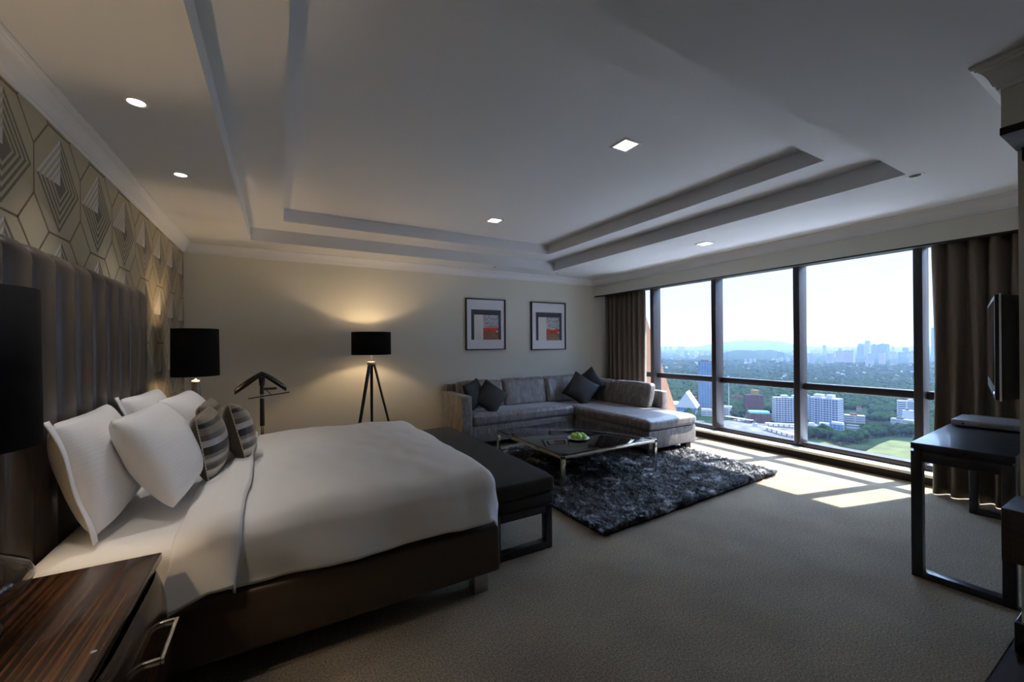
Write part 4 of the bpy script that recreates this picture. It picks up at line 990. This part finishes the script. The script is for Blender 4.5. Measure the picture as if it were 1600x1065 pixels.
for k in range(66):
    x = 1262+(1430-1262)*k/65; yy = 681+10*math.sin((x-1262)/30)*.4+rr.uniform(-4, 4)+(6 if 1300 < x < 1350 else 0); TR.append((x, yy))
for k in range(24): TR.append((rr.uniform(1145, 1160), rr.uniform(640, 654)))
for k in range(10): TR.append((rr.uniform(1066, 1082), rr.uniform(650, 657)))
used = [False]*4
for k, (x, y) in enumerate(TR):
    q = k % 4; o = protos[q] if not used[q] else copy_tree(protos[q]); used[q] = True
    p = at_z(x, y, GZ); o.location = (p.x, p.y, GZ); s_ = rr.uniform(.8, 1.25)*(1.0 if k < 66 else .9); o.scale = (s_, s_, s_*rr.uniform(.85, 1.1)); o.rotation_euler = (0, 0, rr.uniform(0, 6))
    o['label'] = 'leafy tree in the belt between the field and the low halls' if k < 66 else ('leafy tree beside the round hall and brick hall' if k < 90 else 'leafy tree in front of the gable hall')
    o['group'] = 'trees beyond the field' if k < 66 else ('trees by the brick hall' if k < 90 else 'trees by the gable hall')
def canopy():
    rs = np.random.RandomState(4); V = []; Fc = []; off = 0; n1 = len(IV1); iv = np.array([tuple(v) for v in IV1]); fi = np.array(IF1)
    N = 9000
    for k in range(N):
        az = rs.uniform(40, 82); r = 560*(5.2**(rs.rand()**.8))
        px = 800+F*math.tan(R(az)-YAW); py = HY+F*(121.5/ (r*math.cos(R(az)-YAW)))
        if 1128 < px < 1262 and py > 650: continue
        if 1256 < px < 1440 and py > 664: continue
        if 1050 < px < 1130 and py > 652: continue
        if 1262 < px < 1362 and py > 646: continue
        if any((r*math.sin(R(az))-q_[0])**2+(r*math.cos(R(az))-q_[1])**2 < (q_[2]+9)**2 for q_ in FOOT): continue
        sc = (6.0+rs.rand()*4.5)*(1+max(0, r-1500)/2600)
        x, y = r*math.sin(R(az)), r*math.cos(R(az))
        h = lobes(az, r)+noise.noise(Vector((x*.004, y*.004, 0)))*min(14, max(0, (r-900)*.012))
        q = iv*np.array([sc, sc, sc*(.75 if r < 1500 else .45)])*(1+.22*rs.randn(n1, 1)*.6)+np.array([x, y, GZ+h+sc*(.45 if r < 1500 else .12)+rs.rand()*3])
        V.append(q); Fc.append(fi+off); off += n1
    V = np.concatenate(V); Fc = np.concatenate(Fc)
    me = bpy.data.meshes.new('forest_canopy'); me.from_pydata(V.tolist(), [], Fc.tolist()); me.polygons.foreach_set('use_smooth', [True]*len(me.polygons)); me.materials.append(M_leaf)
    o = bpy.data.objects.new('forest_canopy', me); COL.objects.link(o); TAG(o, 'dense forest canopy covering the land between the city and the horizon', 'forest', None, 'stuff')
canopy()

# haze over the land
mb = MB(); mb.box(90, 13000, -9000, 14500, GZ-30, 260)
hz = bpy.data.materials.new('haze'); hz.use_nodes = True; t = hz.node_tree; t.nodes.clear(); vo = t.nodes.new('ShaderNodeVolumeScatter'); oo = t.nodes.new('ShaderNodeOutputMaterial')
vo.inputs['Color'].default_value = (.30, .40, .62, 1); vo.inputs['Density'].default_value = .00009; vo.inputs['Anisotropy'].default_value = .35
t.links.new(vo.outputs[0], oo.inputs['Volume'])
h = mb.build('haze', hz, label='blue haze lying over the distant city', cat='haze', kind='stuff')
